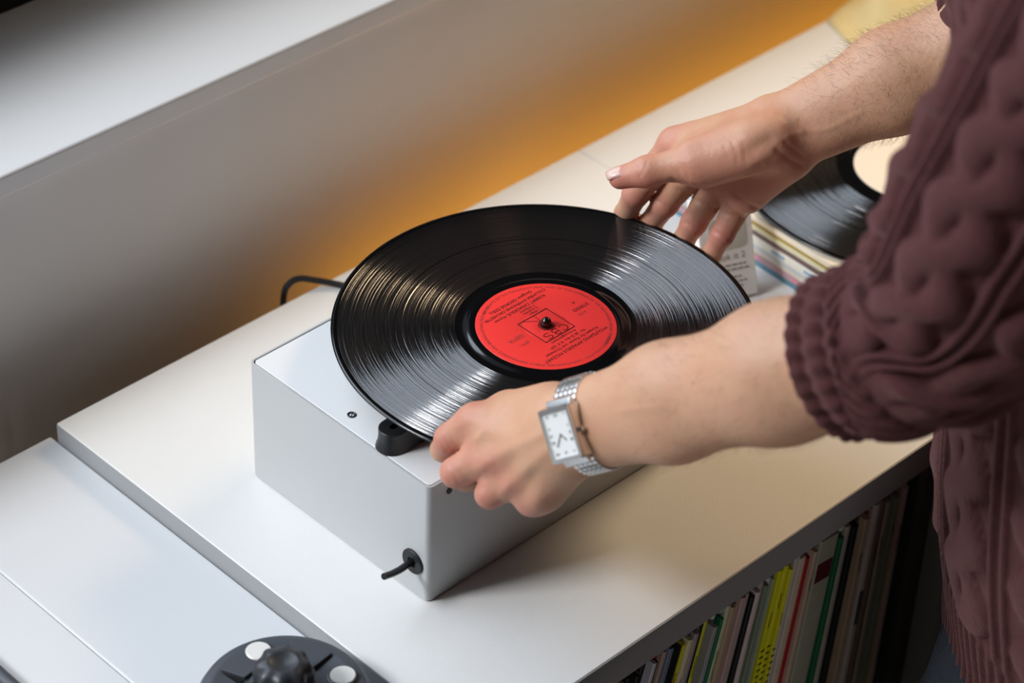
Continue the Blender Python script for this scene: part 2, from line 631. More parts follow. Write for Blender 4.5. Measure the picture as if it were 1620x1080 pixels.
def arcpts(cx, cy, rx, ry, a0, a1, n=16):
    return [(cx + rx * math.cos(R(a0 + (a1 - a0) * i / n)), cy + ry * math.sin(R(a0 + (a1 - a0) * i / n))) for i in range(n + 1)]


def stroke(mb, pts, w):
    frame_lines(mb, list(zip(pts[:-1], pts[1:])), w)


stroke(ink, arcpts(-.0075, .0097, .0029, .0032, 40, 320), .0005)
stroke(ink, [(-.0022, .0066), (-.0022, .0128)], .0005)
stroke(ink, [(-.0022, .0128)] + arcpts(-.0002, .01135, .0018, .00145, 90, -90, 10) + [(-.0022, .0099)], .0005)
stroke(ink, [(-.0022, .0099)] + arcpts(.0002, .00825, .0021, .00165, 90, -90, 10) + [(-.0022, .0066)], .0005)
stroke(ink, arcpts(.0075, .01125, .0026, .0016, 30, 270, 12) + arcpts(.0075, .00815, .0026, .0016, 90, -150, 12)[1:], .0005)
put(ink, 'WOLFGANG AMADEUS MOZART', .0041, 0, .0296, sp=1.0)
put(ink, 'Konzert f\u00fcr Klavier und Orchester', .0036, 0, .0252)
put(ink, 'Nr. 26 D-dur, K.V. 537', .0036, 0, .0210)
put(ink, 'Kr\u00f6nungskonzert', .0033, 0, .0170)
put(ink, '1. Allegro', .0027, -.0105, -.0165, 'LEFT')
put(ink, '2. Larghetto', .0027, -.0105, -.0195, 'LEFT')
put(ink, '3. Allegretto', .0027, -.0105, -.0225, 'LEFT')
put(ink, 'ROBERT CASADESUS, Klavier', .0039, 0, -.0264)
put(ink, 'COLUMBIA SYMPHONIE ORCHESTER', .0036, 0, -.0312)
put(ink, 'Dirigent: GEORGE SZELL', .0039, 0, -.0358)
put(ink, 'STEREO', .0042, -.0330, .0010)
put(ink, 'R', .0036, -.0330, -.0062)
put(inkg, '61021', .0034, -.0285, .0068)
put(inkg, 'GEMA', .0052, .0265, -.0030)
put(inkg, 'SEITE 1', .0030, .0265, .0048)
put_arc(inkg, 'ALL RIGHTS OF THE MANUFACTURER AND OF THE OWNER OF THE RECORDED WORK RESERVED', .0031, .0452, R(205))
put_arc(inkg, 'MADE IN HOLLAND \u2022 UNAUTHORISED PUBLIC PERFORMANCE AND BROADCASTING PROHIBITED', .0031, .0452, R(25))
ink.build('lettering', M_ink, lab)
inkg.build('rim_lettering', M_inkgrey, lab)

# ------------------------------------------------------------------ round puck with four silver discs on the desk
pk = empty('puck', (-.1420, -.0160, ZD))
h0 = .0395
MB().lathe([(.050, 0), (.0565, .004), (.0585, .022), (.0580, .030), (.0545, .0365), (.0490, .0385), (.0460, .0380), (.0300, h0 - .0025), (.0255, h0 - .0025), (.0250, h0), (.0215, h0), (.0205, h0 - .006), (0, h0 - .006)], 96).build('body', M_slate, pk, smooth='auto')
for k in range(4):
    a = R(74 - 97 * k) if k < 2 else R(74 - 97 - 85 * (k - 1))
    x, y = .0402 * math.cos(a), .0402 * math.sin(a)
    c = MB().lathe([(.0104, h0 - .006), (.0104, h0 - .0006), (.0092, h0 - .0002), (.0090, h0 - .003), (0, h0 - .003)], 40).build('cup', M_slated, pk, loc=(x, y, 0), smooth='auto')
    MB().lathe([(.0086, h0 - .004), (.0086, h0 + .0008), (.0080, h0 + .0014), (0, h0 + .0014)], 40).build('silver_disc', M_nickel_lit, c, smooth='auto')
    # raised wedge between the discs and a dark gap beside it
    a0, a1 = R(74 - 97 * k - 68), R(74 - 97 * k - 30)
    poly = [(.0285 * math.cos(a0), .0285 * math.sin(a0))] + [(.046 * math.cos(a0 + (a1 - a0) * i / 6), .046 * math.sin(a0 + (a1 - a0) * i / 6)) for i in range(7)] + [(.0285 * math.cos(a1), .0285 * math.sin(a1))]
    MB().prism(poly, h0 - .005, h0 + .0006).build('wedge', M_slate, pk, bevel=.0006)
    poly = [(.029 * math.cos(a1 + .03), .029 * math.sin(a1 + .03)), (.0445 * math.cos(a1 + .02), .0445 * math.sin(a1 + .02)), (.030 * math.cos(a1 + .16), .030 * math.sin(a1 + .16))]
    MB().prism(poly, h0 - .0045, h0 - .0012).build('slot', M_black, pk)
    MB().box(.034, .040, -.0003, .0003, h0 - .004, h0 - .0007, M=Matrix.Rotation(a1 + R(20), 4, 'Z')).build('index_mark', M_steel, pk)
# fluted knob with a dished top
kr = []
for r, z, fl in ((.0130, h0 - .006, 0), (.0135, h0 + .004, .04), (.0180, h0 + .008, .09), (.0186, h0 + .018, .09), (.0165, h0 + .0245, .05), (.0100, h0 + .0265, 0), (.0088, h0 + .0262, 0), (.0070, h0 + .0250, 0), (0.0001, h0 + .0246, 0)):
    kr.append([(r * (1 + fl * math.cos(8 * 2 * math.pi * i / 96)) * math.cos(2 * math.pi * i / 96), r * (1 + fl * math.cos(8 * 2 * math.pi * i / 96)) * math.sin(2 * math.pi * i / 96), z) for i in range(96)])
vs = sum(kr, [])
fs = []
for k in range(len(kr) - 1):
    fs += [(k * 96 + i, k * 96 + (i + 1) % 96, (k + 1) * 96 + (i + 1) % 96, (k + 1) * 96 + i) for i in range(96)]
MB().add(vs, fs).build('knob', M_slated, pk, smooth=True)
tag(pk, 'round slate grey clamp with silver discs and a fluted knob on the desk', 'record clamp')

# dark rod on the desk
o = MB().tube([(-.2500, .26, ZD + .0058), (-.2535, -.45, ZD + .0058)], .0055, 16).build('metal_rod', M_slate, smooth='auto')
tag(o, 'dark grey metal rod lying on the white desk', 'rod')

# ------------------------------------------------------------------ records standing in the shelf
def sleeve_mat(c):
    key = tuple(round(x, 3) for x in c)
    if key not in SM:
        SM[key] = mat('sleeve_card', c, .55, spec=.3, noise=.18, nscale=70)
    return SM[key]


SM = {}
TOPX = [(950, .0627), (1008, .1), (1159.6, .2), (1302.4, .3), (1437.2, .4), (1520, .464)]


def X_of(c):
    px = 960 + c / 3
    for (a, xa), (b, xb) in zip(TOPX[:-1], TOPX[1:]):
        if px <= b:
            return xa + (px - a) / (b - a) * (xb - xa)
    return TOPX[-1][1]


WHT, GRY, OLV, TAN, CRM = (.50, .50, .48), (.30, .30, .29), (.20, .20, .17), (.36, .29, .23), (.52, .46, .37)
BLK, BLU, SLT, YEL, RED, GRN, PNK, BRN, MAR = (.02, .02, .022), (.04, .08, .20), (.13, .16, .22), (.68, .60, .02), (.28, .02, .02), (.02, .12, .06), (.42, .34, .34), (.16, .11, .08), (.12, .015, .03)
spec = [  # from, to, colour, words
    (-40, -18, GRY, 'grey'), (-18, 2, BLK, 'black'), (2, 20, OLV, 'olive'), (20, 40, GRY, 'grey'), (40, 62, BLK, 'black'), (62, 84, BRN, 'brown'), (84, 106, GRY, 'grey'), (106, 124, BLK, 'black'), (124, 142, WHT, 'white'),
    (142, 160, BLK, 'black'), (160, 180, OLV, 'olive'), (180, 202, BLK, 'black'), (202, 222, GRY, 'grey'), (222, 240, WHT, 'white'), (240, 254, BLK, 'black'), (254, 268, RED, 'dark red'), (268, 282, OLV, 'olive'), (282, 300, TAN, 'tan'),
    (300, 322, SLT, 'slate blue'), (322, 346, SLT, 'slate blue'), (346, 352, BLK, 'black'), (352, 380, YEL, 'yellow'), (380, 384, BLK, 'black'), (384, 404, CRM, 'cream'), (404, 414, YEL, 'yellow'), (414, 436, GRY, 'grey'), (436, 456, OLV, 'olive'),
    (456, 480, BLK, 'black'), (480, 500, YEL, 'yellow'), (500, 522, GRY, 'grey'), (522, 540, WHT, 'white'), (540, 556, GRN, 'dark green'), (556, 576, GRY, 'grey'), (576, 596, CRM, 'cream'), (596, 618, TAN, 'tan'), (618, 640, OLV, 'olive'),
    (640, 664, PNK, 'pinkish grey'), (664, 682, GRY, 'grey'), (682, 702, BLK, 'black'), (702, 722, WHT, 'white'), (722, 744, GRY, 'grey'), (744, 762, OLV, 'olive'), (762, 780, WHT, 'white'), (780, 788, GRY, 'grey'), (788, 816, BLU, 'blue'),
    (816, 838, YEL, 'yellow'), (838, 858, YEL, 'yellow'), (858, 874, YEL, 'yellow'), (874, 892, YEL, 'yellow'), (892, 916, PNK, 'pinkish grey'), (916, 950, CRM, 'cream'), (950, 974, RED, 'dark red'), (974, 992, TAN, 'tan'), (992, 1006, OLV, 'olive'),
    (1006, 1096, (.34, .28, .245), 'beige'), (1096, 1118, GRN, 'dark green'), (1118, 1140, WHT, 'white'), (1140, 1162, (.33, .36, .33), 'pale green'), (1162, 1186, BLK, 'black'), (1186, 1212, BRN, 'brown'), (1212, 1238, TAN, 'tan'), (1238, 1250, RED, 'dark red'), (1250, 1270, TAN, 'tan'),
    (1270, 1296, WHT, 'white'), (1296, 1322, BRN, 'brown'), (1322, 1342, TAN, 'tan'), (1342, 1358, GRY, 'grey'), (1358, 1376, OLV, 'olive'), (1376, 1390, YEL, 'yellow'), (1390, 1410, TAN, 'tan'), (1410, 1432, CRM, 'cream'), (1432, 1446, TAN, 'tan'),
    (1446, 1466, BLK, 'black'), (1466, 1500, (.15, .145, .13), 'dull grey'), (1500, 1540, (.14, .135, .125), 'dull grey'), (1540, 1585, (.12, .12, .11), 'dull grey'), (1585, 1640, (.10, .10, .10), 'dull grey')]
lab_count = {}
prev = 'the shelf wall'
sleeves = []
WORDSPINE = {352: 'KLAVIERKONZERTE', 384: 'FRANZ LISZT \u00b7 KLAVIERKONZERT', 404: 'SONATEN', 480: 'KAMMERMUSIK', 522: 'OPER', 576: 'QUARTETT IN G-DUR', 722: 'SINFONIE NR. 4', 762: 'SUITE', 816: 'SERENADE', 838: 'SERENADE', 858: 'SERENADE', 874: 'SERENADE',
             974: 'KONZERT', 1118: 'MESSE', 1186: 'STREICHQUARTETTE', 1212: 'SINFONIE', 1296: 'REQUIEM', 1322: 'ORGELWERKE', 1358: 'LIEDER', 1376: 'DIVERTIMENTO', 1390: 'CHORWERKE', 1410: 'VIOLINKONZERT', 1432: 'SONATE'}
for i, (c0, c1, col, word) in enumerate(spec):
    x0, x1 = X_of(c0), X_of(c1)
    w = (x1 - x0) * .94
    xm = (x0 + x1) / 2
    lean = max(.012, .318 - .85 * (xm - .06)) + random.uniform(-.004, .004)
    lean = min(lean, .30)
    hh = .3095 / max(1, math.sqrt(1 + lean * lean)) ** 0 + lean * lean * .15 + random.uniform(-.007, .004)
    yf = -.1085 + random.uniform(-.0035, .0035)
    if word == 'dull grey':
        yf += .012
    dp = .305
    t = empty('record_sleeve', (xm - lean * (hh - 0.0), yf, -.3615), (0, math.atan(lean), 0))
    f0 = MB()
    # card sleeve: front edge is the spine with slightly rounded long edges
    r = min(w * .35, .0008)
    poly = [(-w / 2, dp), (-w / 2, r), (-w / 2 + r, 0), (w / 2 - r, 0), (w / 2, r), (w / 2, dp)]
    f0.prism(poly, 0.0, hh)
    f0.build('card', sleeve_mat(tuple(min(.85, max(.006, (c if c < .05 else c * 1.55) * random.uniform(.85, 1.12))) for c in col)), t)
    if c0 in WORDSPINE:
        sz = min(w * .62, .0048)
        vs, fs = text_mesh(WORDSPINE[c0], sz, 'RIGHT', 1.1)
        Mx = Matrix.Translation((0, -.00025, hh - random.uniform(.022, .045))) @ Matrix.Rotation(R(90), 4, 'X') @ Matrix.Rotation(R(90), 4, 'Z')
        MB().add([Mx @ v for v in vs], fs).build('spine_lettering', M_ink, t)
    if word == 'yellow' and 816 <= c0 <= 874:
        b = MB()
        for k in range(7):
            z = hh - .075 - k * .0062
            b.box(-w * .42, w * .42, -.0003, 0, z, z + .0014)
        b.build('spine_bars', M_ink, t)
        MB().box(-w * .46, w * .46, -.00035, 0, .02, hh - .150).build('pale_foot', sleeve_mat((.42, .41, .38)), t)
    if c0 == 1006:
        MB().box(-w * .42, w * .42, -.0004, 0, hh - .040, hh - .022).build('spine_label', sleeve_mat(MAR), t)
    if word in ('white', 'grey') and i % 3 == 0:
        MB().box(-w * .35, w * .35, -.0003, 0, hh - .12, hh - .085).build('dark_print', sleeve_mat((.10, .10, .10)), t)
    sleeves.append((t, word, c0))
ordn = ['first', 'second', 'third', 'fourth', 'fifth', 'sixth', 'seventh', 'eighth', 'ninth', 'tenth', 'eleventh', 'twelfth', 'thirteenth', 'fourteenth']
seen = {}
tot = {}
for t, w, c in sleeves:
    tot[w] = tot.get(w, 0) + 1
for i, (t, w, c) in enumerate(sleeves):
    k = seen.get(w, 0)
    seen[w] = k + 1
    l = sleeves[i - 1][1] if i else 'unseen'
    nx = sleeves[i + 1][1] if i + 1 < len(sleeves) else 'bare shelf'
    if tot[w] == 1:
        s = 'the only %s record spine in the shelf, next to a %s one' % (w, nx)
    else:
        s = '%s %s record spine in the shelf counted from the left end' % (ordn[k], w)
    if c in (816, 838, 858, 874):
        s = '%s of the four barred bright yellow spines beside the blue one' % ordn[(816, 838, 858, 874).index(c)]
    elif w == 'yellow':
        s = {352: 'bright yellow spine beside two slate blue ones', 404: 'thin yellow spine right against the cream lettered one', 480: 'lone yellow spine beside a thick black one', 1376: 'small yellow spine far along among tan ones'}[c]
    tag(t, s, 'record', 'records standing in the shelf')

# ------------------------------------------------------------------ stack of sleeves on the counter behind the hand
lays = [((.10, .24, .32), .0050, 'blue sleeve at the bottom of the stack behind the hand'), ((.45, .30, .34), .0062, 'pink and violet sleeve second from the bottom of the stack'), ((.66, .58, .46), .0030, 'thin cream sleeve above the pink one in the stack'),
        ((.50, .52, .54), .0046, 'pale grey sleeve in the middle of the stack'), ((.74, .72, .64), .0082, 'thick off-white sleeve with blue specks in the stack'), ((.15, .10, .10), .0046, 'dark brown sleeve above the thick off-white one in the stack'),
        ((.66, .63, .44), .0048, 'pale yellow sleeve below the gold one in the stack'), ((.36, .25, .03), .0028, 'gold sleeve just below the topmost one in the stack'), ((.78, .70, .56), .0052, 'cream sleeve on top of the stack under the black record')]
z = 0
SX0, SY0 = .4655, -.095
for i, (c, th, lb) in enumerate(lays):
    t = empty('record_sleeve', (SX0 + .1575, SY0 + .1575, z), (0, 0, R(-3 + [0, .4, -.3, .5, .2, -.5, .3, 0, -.2][i])))
    MB().box(-.1575, .1575, -.1575, .1575, 0, th * .94).build('card', sleeve_mat(c), t, bevel=.0006, seg=2)
    b = MB()
    for k in range(9):
        y = random.uniform(-.14, .12)
        b.box(-.1579, -.1574, y, y + random.uniform(.006, .03), th * .30, th * .62)
    if i in (1, 4, 6):
        pr_ = b.build('spine_print', sleeve_mat([(0, 0, 0), (.75, .25, .32), 0, 0, (.25, .40, .62), 0, (.75, .72, .66)][i]), t)
        pr_['kind'] = 'stuff'
    tag(t, lb, 'record', 'record sleeves stacked on the counter')
    z += th
M_cream = mat('cream_label', (.80, .72, .62), .5, noise=.03, nscale=90)
r2, l2 = vinyl('vinyl_record', (.6170, .0760, z + .0030), R(200), M_cream, .0497)
tag(r2, 'black vinyl record with a cream label on the sleeve stack', 'record')
MB().lathe([(.0036, -.003), (.0036, -.0023), (0, -.0023)], 12).build('hole_backing', M_seam, r2)
ik = MB()
put(ik, 'M.V.R', .0085, .018, .006)
put(ik, 'STEREO', .004, -.03, 0)
ik.build('lettering', M_ink, l2)

# white boxed kit beside the stack
bx = empty('carton', (.4375, .0830, .0), (R(-22), 0, R(-22)))
M_white = mat('white_card', (.88, .88, .88), .45, noise=.02)
MB().box(-.047, .0, 0, .0160, 0.003, .086).build('box', M_white, bx, bevel=.0008)
MB().prism(rrect(.032, .026, .006, 5, -.0225, .057), 0, .0004, M=Matrix.Rotation(R(90), 4, 'X')).build('picture_panel', mat('pale_picture', (.55, .56, .50), .5, noise=.35, nscale=60), bx)
b = MB()
for s, sz, y in (('Cook it 2', .0074, .0375), ('', .004, 0)):
    if s:
        vs, fs = text_mesh(s, sz, 'CENTER', 1.05)
        Mx = Matrix.Translation((-.0235, -.0004, y)) @ Matrix.Rotation(R(90), 4, 'X')
        b.add([Mx @ v for v in vs], fs)
for y, x0, x1 in ((.0300, -.050, -.010), (.0262, -.046, -.012), (.020, -.040, -.018), (.0160, -.047, -.014), (.0120, -.043, -.016)):
    x0, x1 = x0 * .76, x1 * .76
    k = x0
    while k < x1:
        wd = random.uniform(.002, .005)
        b.box(k, k + wd, -.0003, 0, y, y + .0011)
        k += wd + .0012
b.build('lettering', mat('grey_print', (.18, .18, .2), .6), bx)
tag(bx, 'white carton printed Cook it 2 standing beside the sleeve stack', 'carton')

# pale yellow cloth at the far end of the counter
nx_, ny_ = 40, 28
vs = []
for j in range(ny_):
    for i in range(nx_):
        u, v = i / (nx_ - 1), j / (ny_ - 1)
        e = min(1, 4 * min(u, 1 - u, v, 1 - v))
        zz = .0015 + e * e * (3 - 2 * e) * (.016 + .012 * math.sin(9 * u + 3 * v) * math.sin(5 * v + 1) + .006 * math.sin(17 * u - 9 * v))
        vs.append((.80 + .30 * u + .012 * math.sin(7 * v), .13 + .195 * v + .010 * math.sin(8 * u), max(.002, zz)))
fs = [(j * nx_ + i, j * nx_ + i + 1, (j + 1) * nx_ + i + 1, (j + 1) * nx_ + i) for j in range(ny_ - 1) for i in range(nx_ - 1)]
o = MB().add(vs, fs).build('cloth', mat('yellow_cloth', (.80, .66, .34), .85, noise=.1, nscale=60), smooth=True)
md = o.modifiers.new('thick', 'SOLIDIFY')
md.thickness = .002
tag(o, 'pale yellow crumpled cloth at the far end of the counter', 'cloth')


# ------------------------------------------------------------------ the person: implicit surfaces
def surface_nets(F, org, h):
    nx, ny, nz = F.shape
    ins = F < 0
    cs = np.zeros((nx - 1, ny - 1, nz - 1), np.uint8)
    for dx in (0, 1):
        for dy in (0, 1):
            for dz in (0, 1):
                cs += ins[dx:nx - 1 + dx, dy:ny - 1 + dy, dz:nz - 1 + dz]
    act = (cs > 0) & (cs < 8)
    idx = np.argwhere(act)
    ids = np.full(act.shape, -1, np.int64)
    ids[act] = np.arange(len(idx))
    acc = np.zeros((len(idx), 3))
    cnt = np.zeros(len(idx))
    corners = [(a, b, c) for a in (0, 1) for b in (0, 1) for c in (0, 1)]
    vals = {c: F[idx[:, 0] + c[0], idx[:, 1] + c[1], idx[:, 2] + c[2]].astype(float) for c in corners}
    for c in corners:
        for ax in range(3):
            if c[ax] == 0:
                d = list(c)
                d[ax] = 1
                d = tuple(d)
                v0, v1 = vals[c], vals[d]
                m = (v0 < 0) != (v1 < 0)
                t = np.where(m, v0 / np.where(m, v0 - v1, 1), 0)
                for k in range(3):
                    acc[:, k] += np.where(m, c[k] + (t if k == ax else 0), 0)
                cnt += m
    V = (idx + acc / cnt[:, None]) * h + np.array(org)
    faces = []
    for ax in range(3):
        o1, o2 = (ax + 1) % 3, (ax + 2) % 3
        sl0 = [slice(None)] * 3
        sl1 = [slice(None)] * 3
        sl0[ax] = slice(0, -1)
        sl1[ax] = slice(1, None)
        a, b = ins[tuple(sl0)], ins[tuple(sl1)]
        e = np.argwhere(a != b)
        ok = (e[:, o1] > 0) & (e[:, o2] > 0) & (e[:, o1] < F.shape[o1] - 1) & (e[:, o2] < F.shape[o2] - 1)
        e = e[ok]
        fl = a[e[:, 0], e[:, 1], e[:, 2]]
        q = []
        for s1, s2 in ((0, 0), (1, 0), (1, 1), (0, 1)):
            c = e.copy()
            c[:, o1] -= 1 - s1
            c[:, o2] -= 1 - s2
            q.append(ids[c[:, 0], c[:, 1], c[:, 2]])
        q = np.stack(q, 1)
        q[~fl] = q[~fl][:, ::-1]
        faces.append(q)
    return V, np.concatenate(faces)


def smin(a, b, k):
    h = np.maximum(k - np.abs(a - b), 0) / k
    return np.minimum(a, b) - h * h * k * .25


class Field:
    def __init__(s, lo, hi, h):
        s.lo = np.array(lo, float)
        s.h = h
        s.n = np.ceil((np.array(hi) - s.lo) / h).astype(int) + 1
        s.ax = [(s.lo[i] + np.arange(s.n[i]) * h).astype(np.float32) for i in range(3)]

    def new(s):
        return np.full(tuple(s.n), 1.0, np.float32)

    def cone(s, F, a, b, ra, rb, k, margin=.03, sub=False):
        a, b = np.array(a, float), np.array(b, float)
        m = max(ra, rb) + margin
        lo, hi = np.minimum(a, b) - m, np.maximum(a, b) + m
        i0 = np.clip(((lo - s.lo) / s.h).astype(int), 0, s.n)
        i1 = np.clip(((hi - s.lo) / s.h).astype(int) + 2, 0, s.n)
        if (i1 <= i0).any():
            return
        sl = tuple(slice(i0[i], i1[i]) for i in range(3))
        X = s.ax[0][sl[0]][:, None, None] - np.float32(a[0])
        Y = s.ax[1][sl[1]][None, :, None] - np.float32(a[1])
        Z = s.ax[2][sl[2]][None, None, :] - np.float32(a[2])
        d = (b - a).astype(np.float32)
        L2 = float(d @ d) + 1e-12
        t = np.clip((X * d[0] + Y * d[1] + Z * d[2]) / L2, 0, 1)
        D = np.sqrt((X - t * d[0]) ** 2 + (Y - t * d[1]) ** 2 + (Z - t * d[2]) ** 2) - (ra + t * (rb - ra))
        if sub:
            F[sl] = -smin(-F[sl], D, k)
        else:
            F[sl] = smin(F[sl], D, k)

    def chain(s, F, pts, rs, k):
        for i in range(len(pts) - 1):
            s.cone(F, pts[i], pts[i + 1], rs[i], rs[i + 1], k)


V3 = lambda *a: np.array(a, float)

# ---- right hand (far): fingers under the record, thumb above it
RW = V3(0.3455, 0.0037, 0.2333)
RE = V3(0.4629, -0.1094, 0.3356)
R_knuck = [V3(0.3101, 0.0749, 0.2041), V3(0.3178, 0.0608, 0.1902), V3(0.3284, 0.0446, 0.1804), V3(0.3327, 0.0268, 0.1732)]
R_pip = [V3(0.2942, 0.0950, 0.1581), V3(0.3083, 0.0784, 0.1512), V3(0.3147, 0.0545, 0.1437), V3(0.3170, 0.0287, 0.1454)]
R_dip = [V3(0.3002, 0.1087, 0.1302), V3(0.3078, 0.0904, 0.1271), V3(0.3112, 0.0613, 0.1236), V3(0.3123, 0.0342, 0.1262)]
R_tip = [V3(0.3007, 0.1115, 0.1183), V3(0.3043, 0.0926, 0.1161), V3(0.3101, 0.0655, 0.1116), V3(0.3118, 0.0382, 0.1145)]
R_thumb = [V3(0.3233, -0.0003, 0.2384), V3(0.2880, 0.0363, 0.2189), V3(0.2657, 0.0609, 0.2073), V3(0.2545, 0.0762, 0.1993)]
# ---- left hand (near): knuckles up, fingers curled under the record's rim
LW = V3(0.0365, -0.0871, 0.1867)
LE = V3(0.1043, -0.3108, 0.3591)
L_knuck = [V3(0.0254, -0.0157, 0.1558), V3(0.0172, -0.0342, 0.1428), V3(0.0195, -0.0540, 0.1352), V3(0.0268, -0.0741, 0.1335)]
L_pip = [V3(0.0143, -0.0032, 0.1404), V3(0.0041, -0.0204, 0.1282), V3(0.0094, -0.0472, 0.1237), V3(0.0225, -0.0719, 0.1249)]
L_dip = [V3(0.0164, 0.0042, 0.1260), V3(0.0204, -0.0140, 0.1099), V3(0.0245, -0.0382, 0.1098), V3(0.0348, -0.0613, 0.1131)]
L_tip = [V3(0.0362, 0.0125, 0.1126), V3(0.0391, -0.0070, 0.1009), V3(0.0390, -0.0326, 0.1006), V3(0.0459, -0.0542, 0.1037)]
L_thumb = [V3(0.0490, -0.0652, 0.1823), V3(0.0522, -0.0215, 0.1543), V3(0.0467, -0.0019, 0.1390), V3(0.0402, 0.0074, 0.1315)]

RSH = V3(.393, -.16, .60)
LSH = V3(0.1404, -0.3803, 0.6094)


def hand_field(G, W_, E_, kn, pip, dip, tip, th, view, rk, extra):
    """one arm: palm + forearm, then fingers kept apart from one another"""
    palm = G.new()
    ax = (E_ - W_) / np.linalg.norm(E_ - W_)
    lat = np.cross(ax, view)
    lat /= np.linalg.norm(lat)
    # forearm: two parallel tapering cones give an oval section
    for sgn in (-1, 1):
        o0, o1, o2 = lat * .0085 * sgn, lat * .0105 * sgn, lat * .006 * sgn
        m1 = W_ + ax * .085
        G.cone(palm, W_ + o0, m1 + o1, .0190, .0235, .02)
        G.cone(palm, m1 + o1, W_ + ax * .17 + o2, .0235, .0330, .02)
        G.cone(palm, W_ + ax * .17 + o2, E_ + o2, .0330, .0340, .02)
    for i in range(4):
        b = W_ + (kn[i] - W_) * .12 + lat * (.011 - .0075 * i) * extra['side']
        G.cone(palm, b, kn[i], .0150, rk[i], .013)
    for i in range(3):
        G.cone(palm, kn[i] * .85 + W_ * .15, kn[i + 1] * .85 + W_ * .15, .0112, .0110, .008)
    for a, b, ra, rb in extra['palm']:
        G.cone(palm, a, b, ra, rb, .012)
    fing = G.new()
    for i in range(4):
        s = [1.0, 1.02, .97, .86][i]
        f = G.new()
        G.cone(f, kn[i], pip[i], rk[i] * .97, .0096 * s, .003)
        G.cone(f, pip[i], dip[i], .0096 * s, .0083 * s, .004)
        G.cone(f, dip[i], tip[i], .0083 * s, .0072 * s, .004)
        # pad between the creases
        G.cone(f, kn[i] * .35 + pip[i] * .65, kn[i] * .6 + pip[i] * .4, .0094 * s, .0100 * s, .004)
        fing = smin(fing, f, .0012)
    f = G.new()
    G.cone(f, th[0], th[1], .0165, .0128, .01)
    G.cone(f, th[1], th[2], .0122, .0104, .006)
    G.cone(f, th[2], th[3], .0106, .0084, .006)
    palm = smin(palm, f, .016)
    F = smin(palm, fing, .0055)
    for a, b, ra, rb in extra['veins']:
        G.cone(F, a, b, ra, rb, .006, margin=.015)
    return F


VIEW = np.array([0.56941, 0.55389, -0.60743])
allV, allF, tints = [], [], []


def arm(W_, E_, kn, pip, dip, tip, th, rk, extra, h=.00135):
    pts = np.array([W_, E_, *kn, *pip, *dip, *tip, *th])
    lo, hi = pts.min(0) - .05, pts.max(0) + .05
    G = Field(lo, hi, h)
    F = hand_field(G, W_, E_, kn, pip, dip, tip, th, VIEW, rk, extra)
    V, Q = surface_nets(F, G.lo, h)
    # keep what is reached from the arm, relax once
    red = np.zeros(len(V))
    for c, r in [(p, .013) for p in pip] + [(p, .014) for p in kn] + [(p, .017) for p in tip] + [(th[2], .012), (th[3], .013)]:
        d = np.linalg.norm(V - c, axis=1)
        red = np.maximum(red, np.exp(-(d / r) ** 2 * .8))
    for a, b, r, s in extra['flush']:
        t = np.clip(((V - a) @ (b - a)) / ((b - a) @ (b - a)), 0, 1)
        d = np.linalg.norm(V - a - t[:, None] * (b - a), axis=1)
        red = np.maximum(red, s * np.exp(-(d / r) ** 2 * .5))
    return V, Q, red


lerp = lambda a, b, t: a + (b - a) * t
Rx = dict(side=1,
          palm=[(V3(0.3140, 0.0074, 0.2334), V3(0.2936, 0.0320, 0.2153), .0175, .0150),      # thenar
                (V3(0.3401, 0.0000, 0.2182), V3(0.3252, 0.0175, 0.1824), .0165, .0135),      # hypothenar
                (V3(0.3182, 0.0320, 0.2055), V3(0.3144, 0.0428, 0.1953), .0140, .0130),
                (V3(0.3177, 0.0335, 0.2228), V3(0.3037, 0.0558, 0.2087), .0140, .0105)],
          veins=[],
          flush=[(V3(0.3072, 0.0208, 0.1932), V3(0.3210, -0.0043, 0.2079), .030, .55), (V3(0.2852, 0.0278, 0.2201), V3(0.2935, 0.0116, 0.2213), .02, .45)])
Lx = dict(side=-1,
          palm=[(V3(0.0441, -0.0588, 0.1785), V3(0.0396, -0.0296, 0.1565), .0150, .0130),
                (V3(0.0344, -0.0808, 0.1658), V3(0.0286, -0.0713, 0.1312), .0165, .0140),
                (V3(0.0376, -0.0917, 0.1671), V3(0.0313, -0.0768, 0.1385), .0150, .0130)],
          veins=[],
          flush=[(V3(0.0090, -0.0467, 0.1484), V3(0.0113, -0.0594, 0.1390), .014, .5)])
EYE = np.array(cam.matrix_world.translation)


def relief(V, Q, lines):
    """creases (negative) and veins or tendons (positive) pressed into the near side of the hand along polylines"""
    n = np.cross(V[Q[:, 2]] - V[Q[:, 0]], V[Q[:, 3]] - V[Q[:, 1]])
    N = np.zeros_like(V)
    for k in range(4):
        np.add.at(N, Q[:, k], n)
    N /= np.linalg.norm(N, axis=1)[:, None] + 1e-12
    D = np.zeros(len(V))
    for pts, amp, wid in lines:
        pts = np.array(pts)
        c = pts.mean(0)
        ray = (c - EYE) / np.linalg.norm(c - EYE)
        face = np.clip(-(N @ ray) * 2.5, 0, 1)
        near = (np.abs((V - c) @ ray) < .035)
        flat = lambda X: X - (X @ ray)[..., None] * ray
        Vp = flat(V)
        best = np.full(len(V), 9.)
        for a, b in zip(flat(pts)[:-1], flat(pts)[1:]):
            d = b - a
            t = np.clip(((Vp - a) @ d) / (d @ d), 0, 1)
            best = np.minimum(best, np.linalg.norm(Vp - a - t[:, None] * d, axis=1))
        D += amp * np.exp(-(best / wid) ** 2) * face * near
    return V + N * D[:, None]


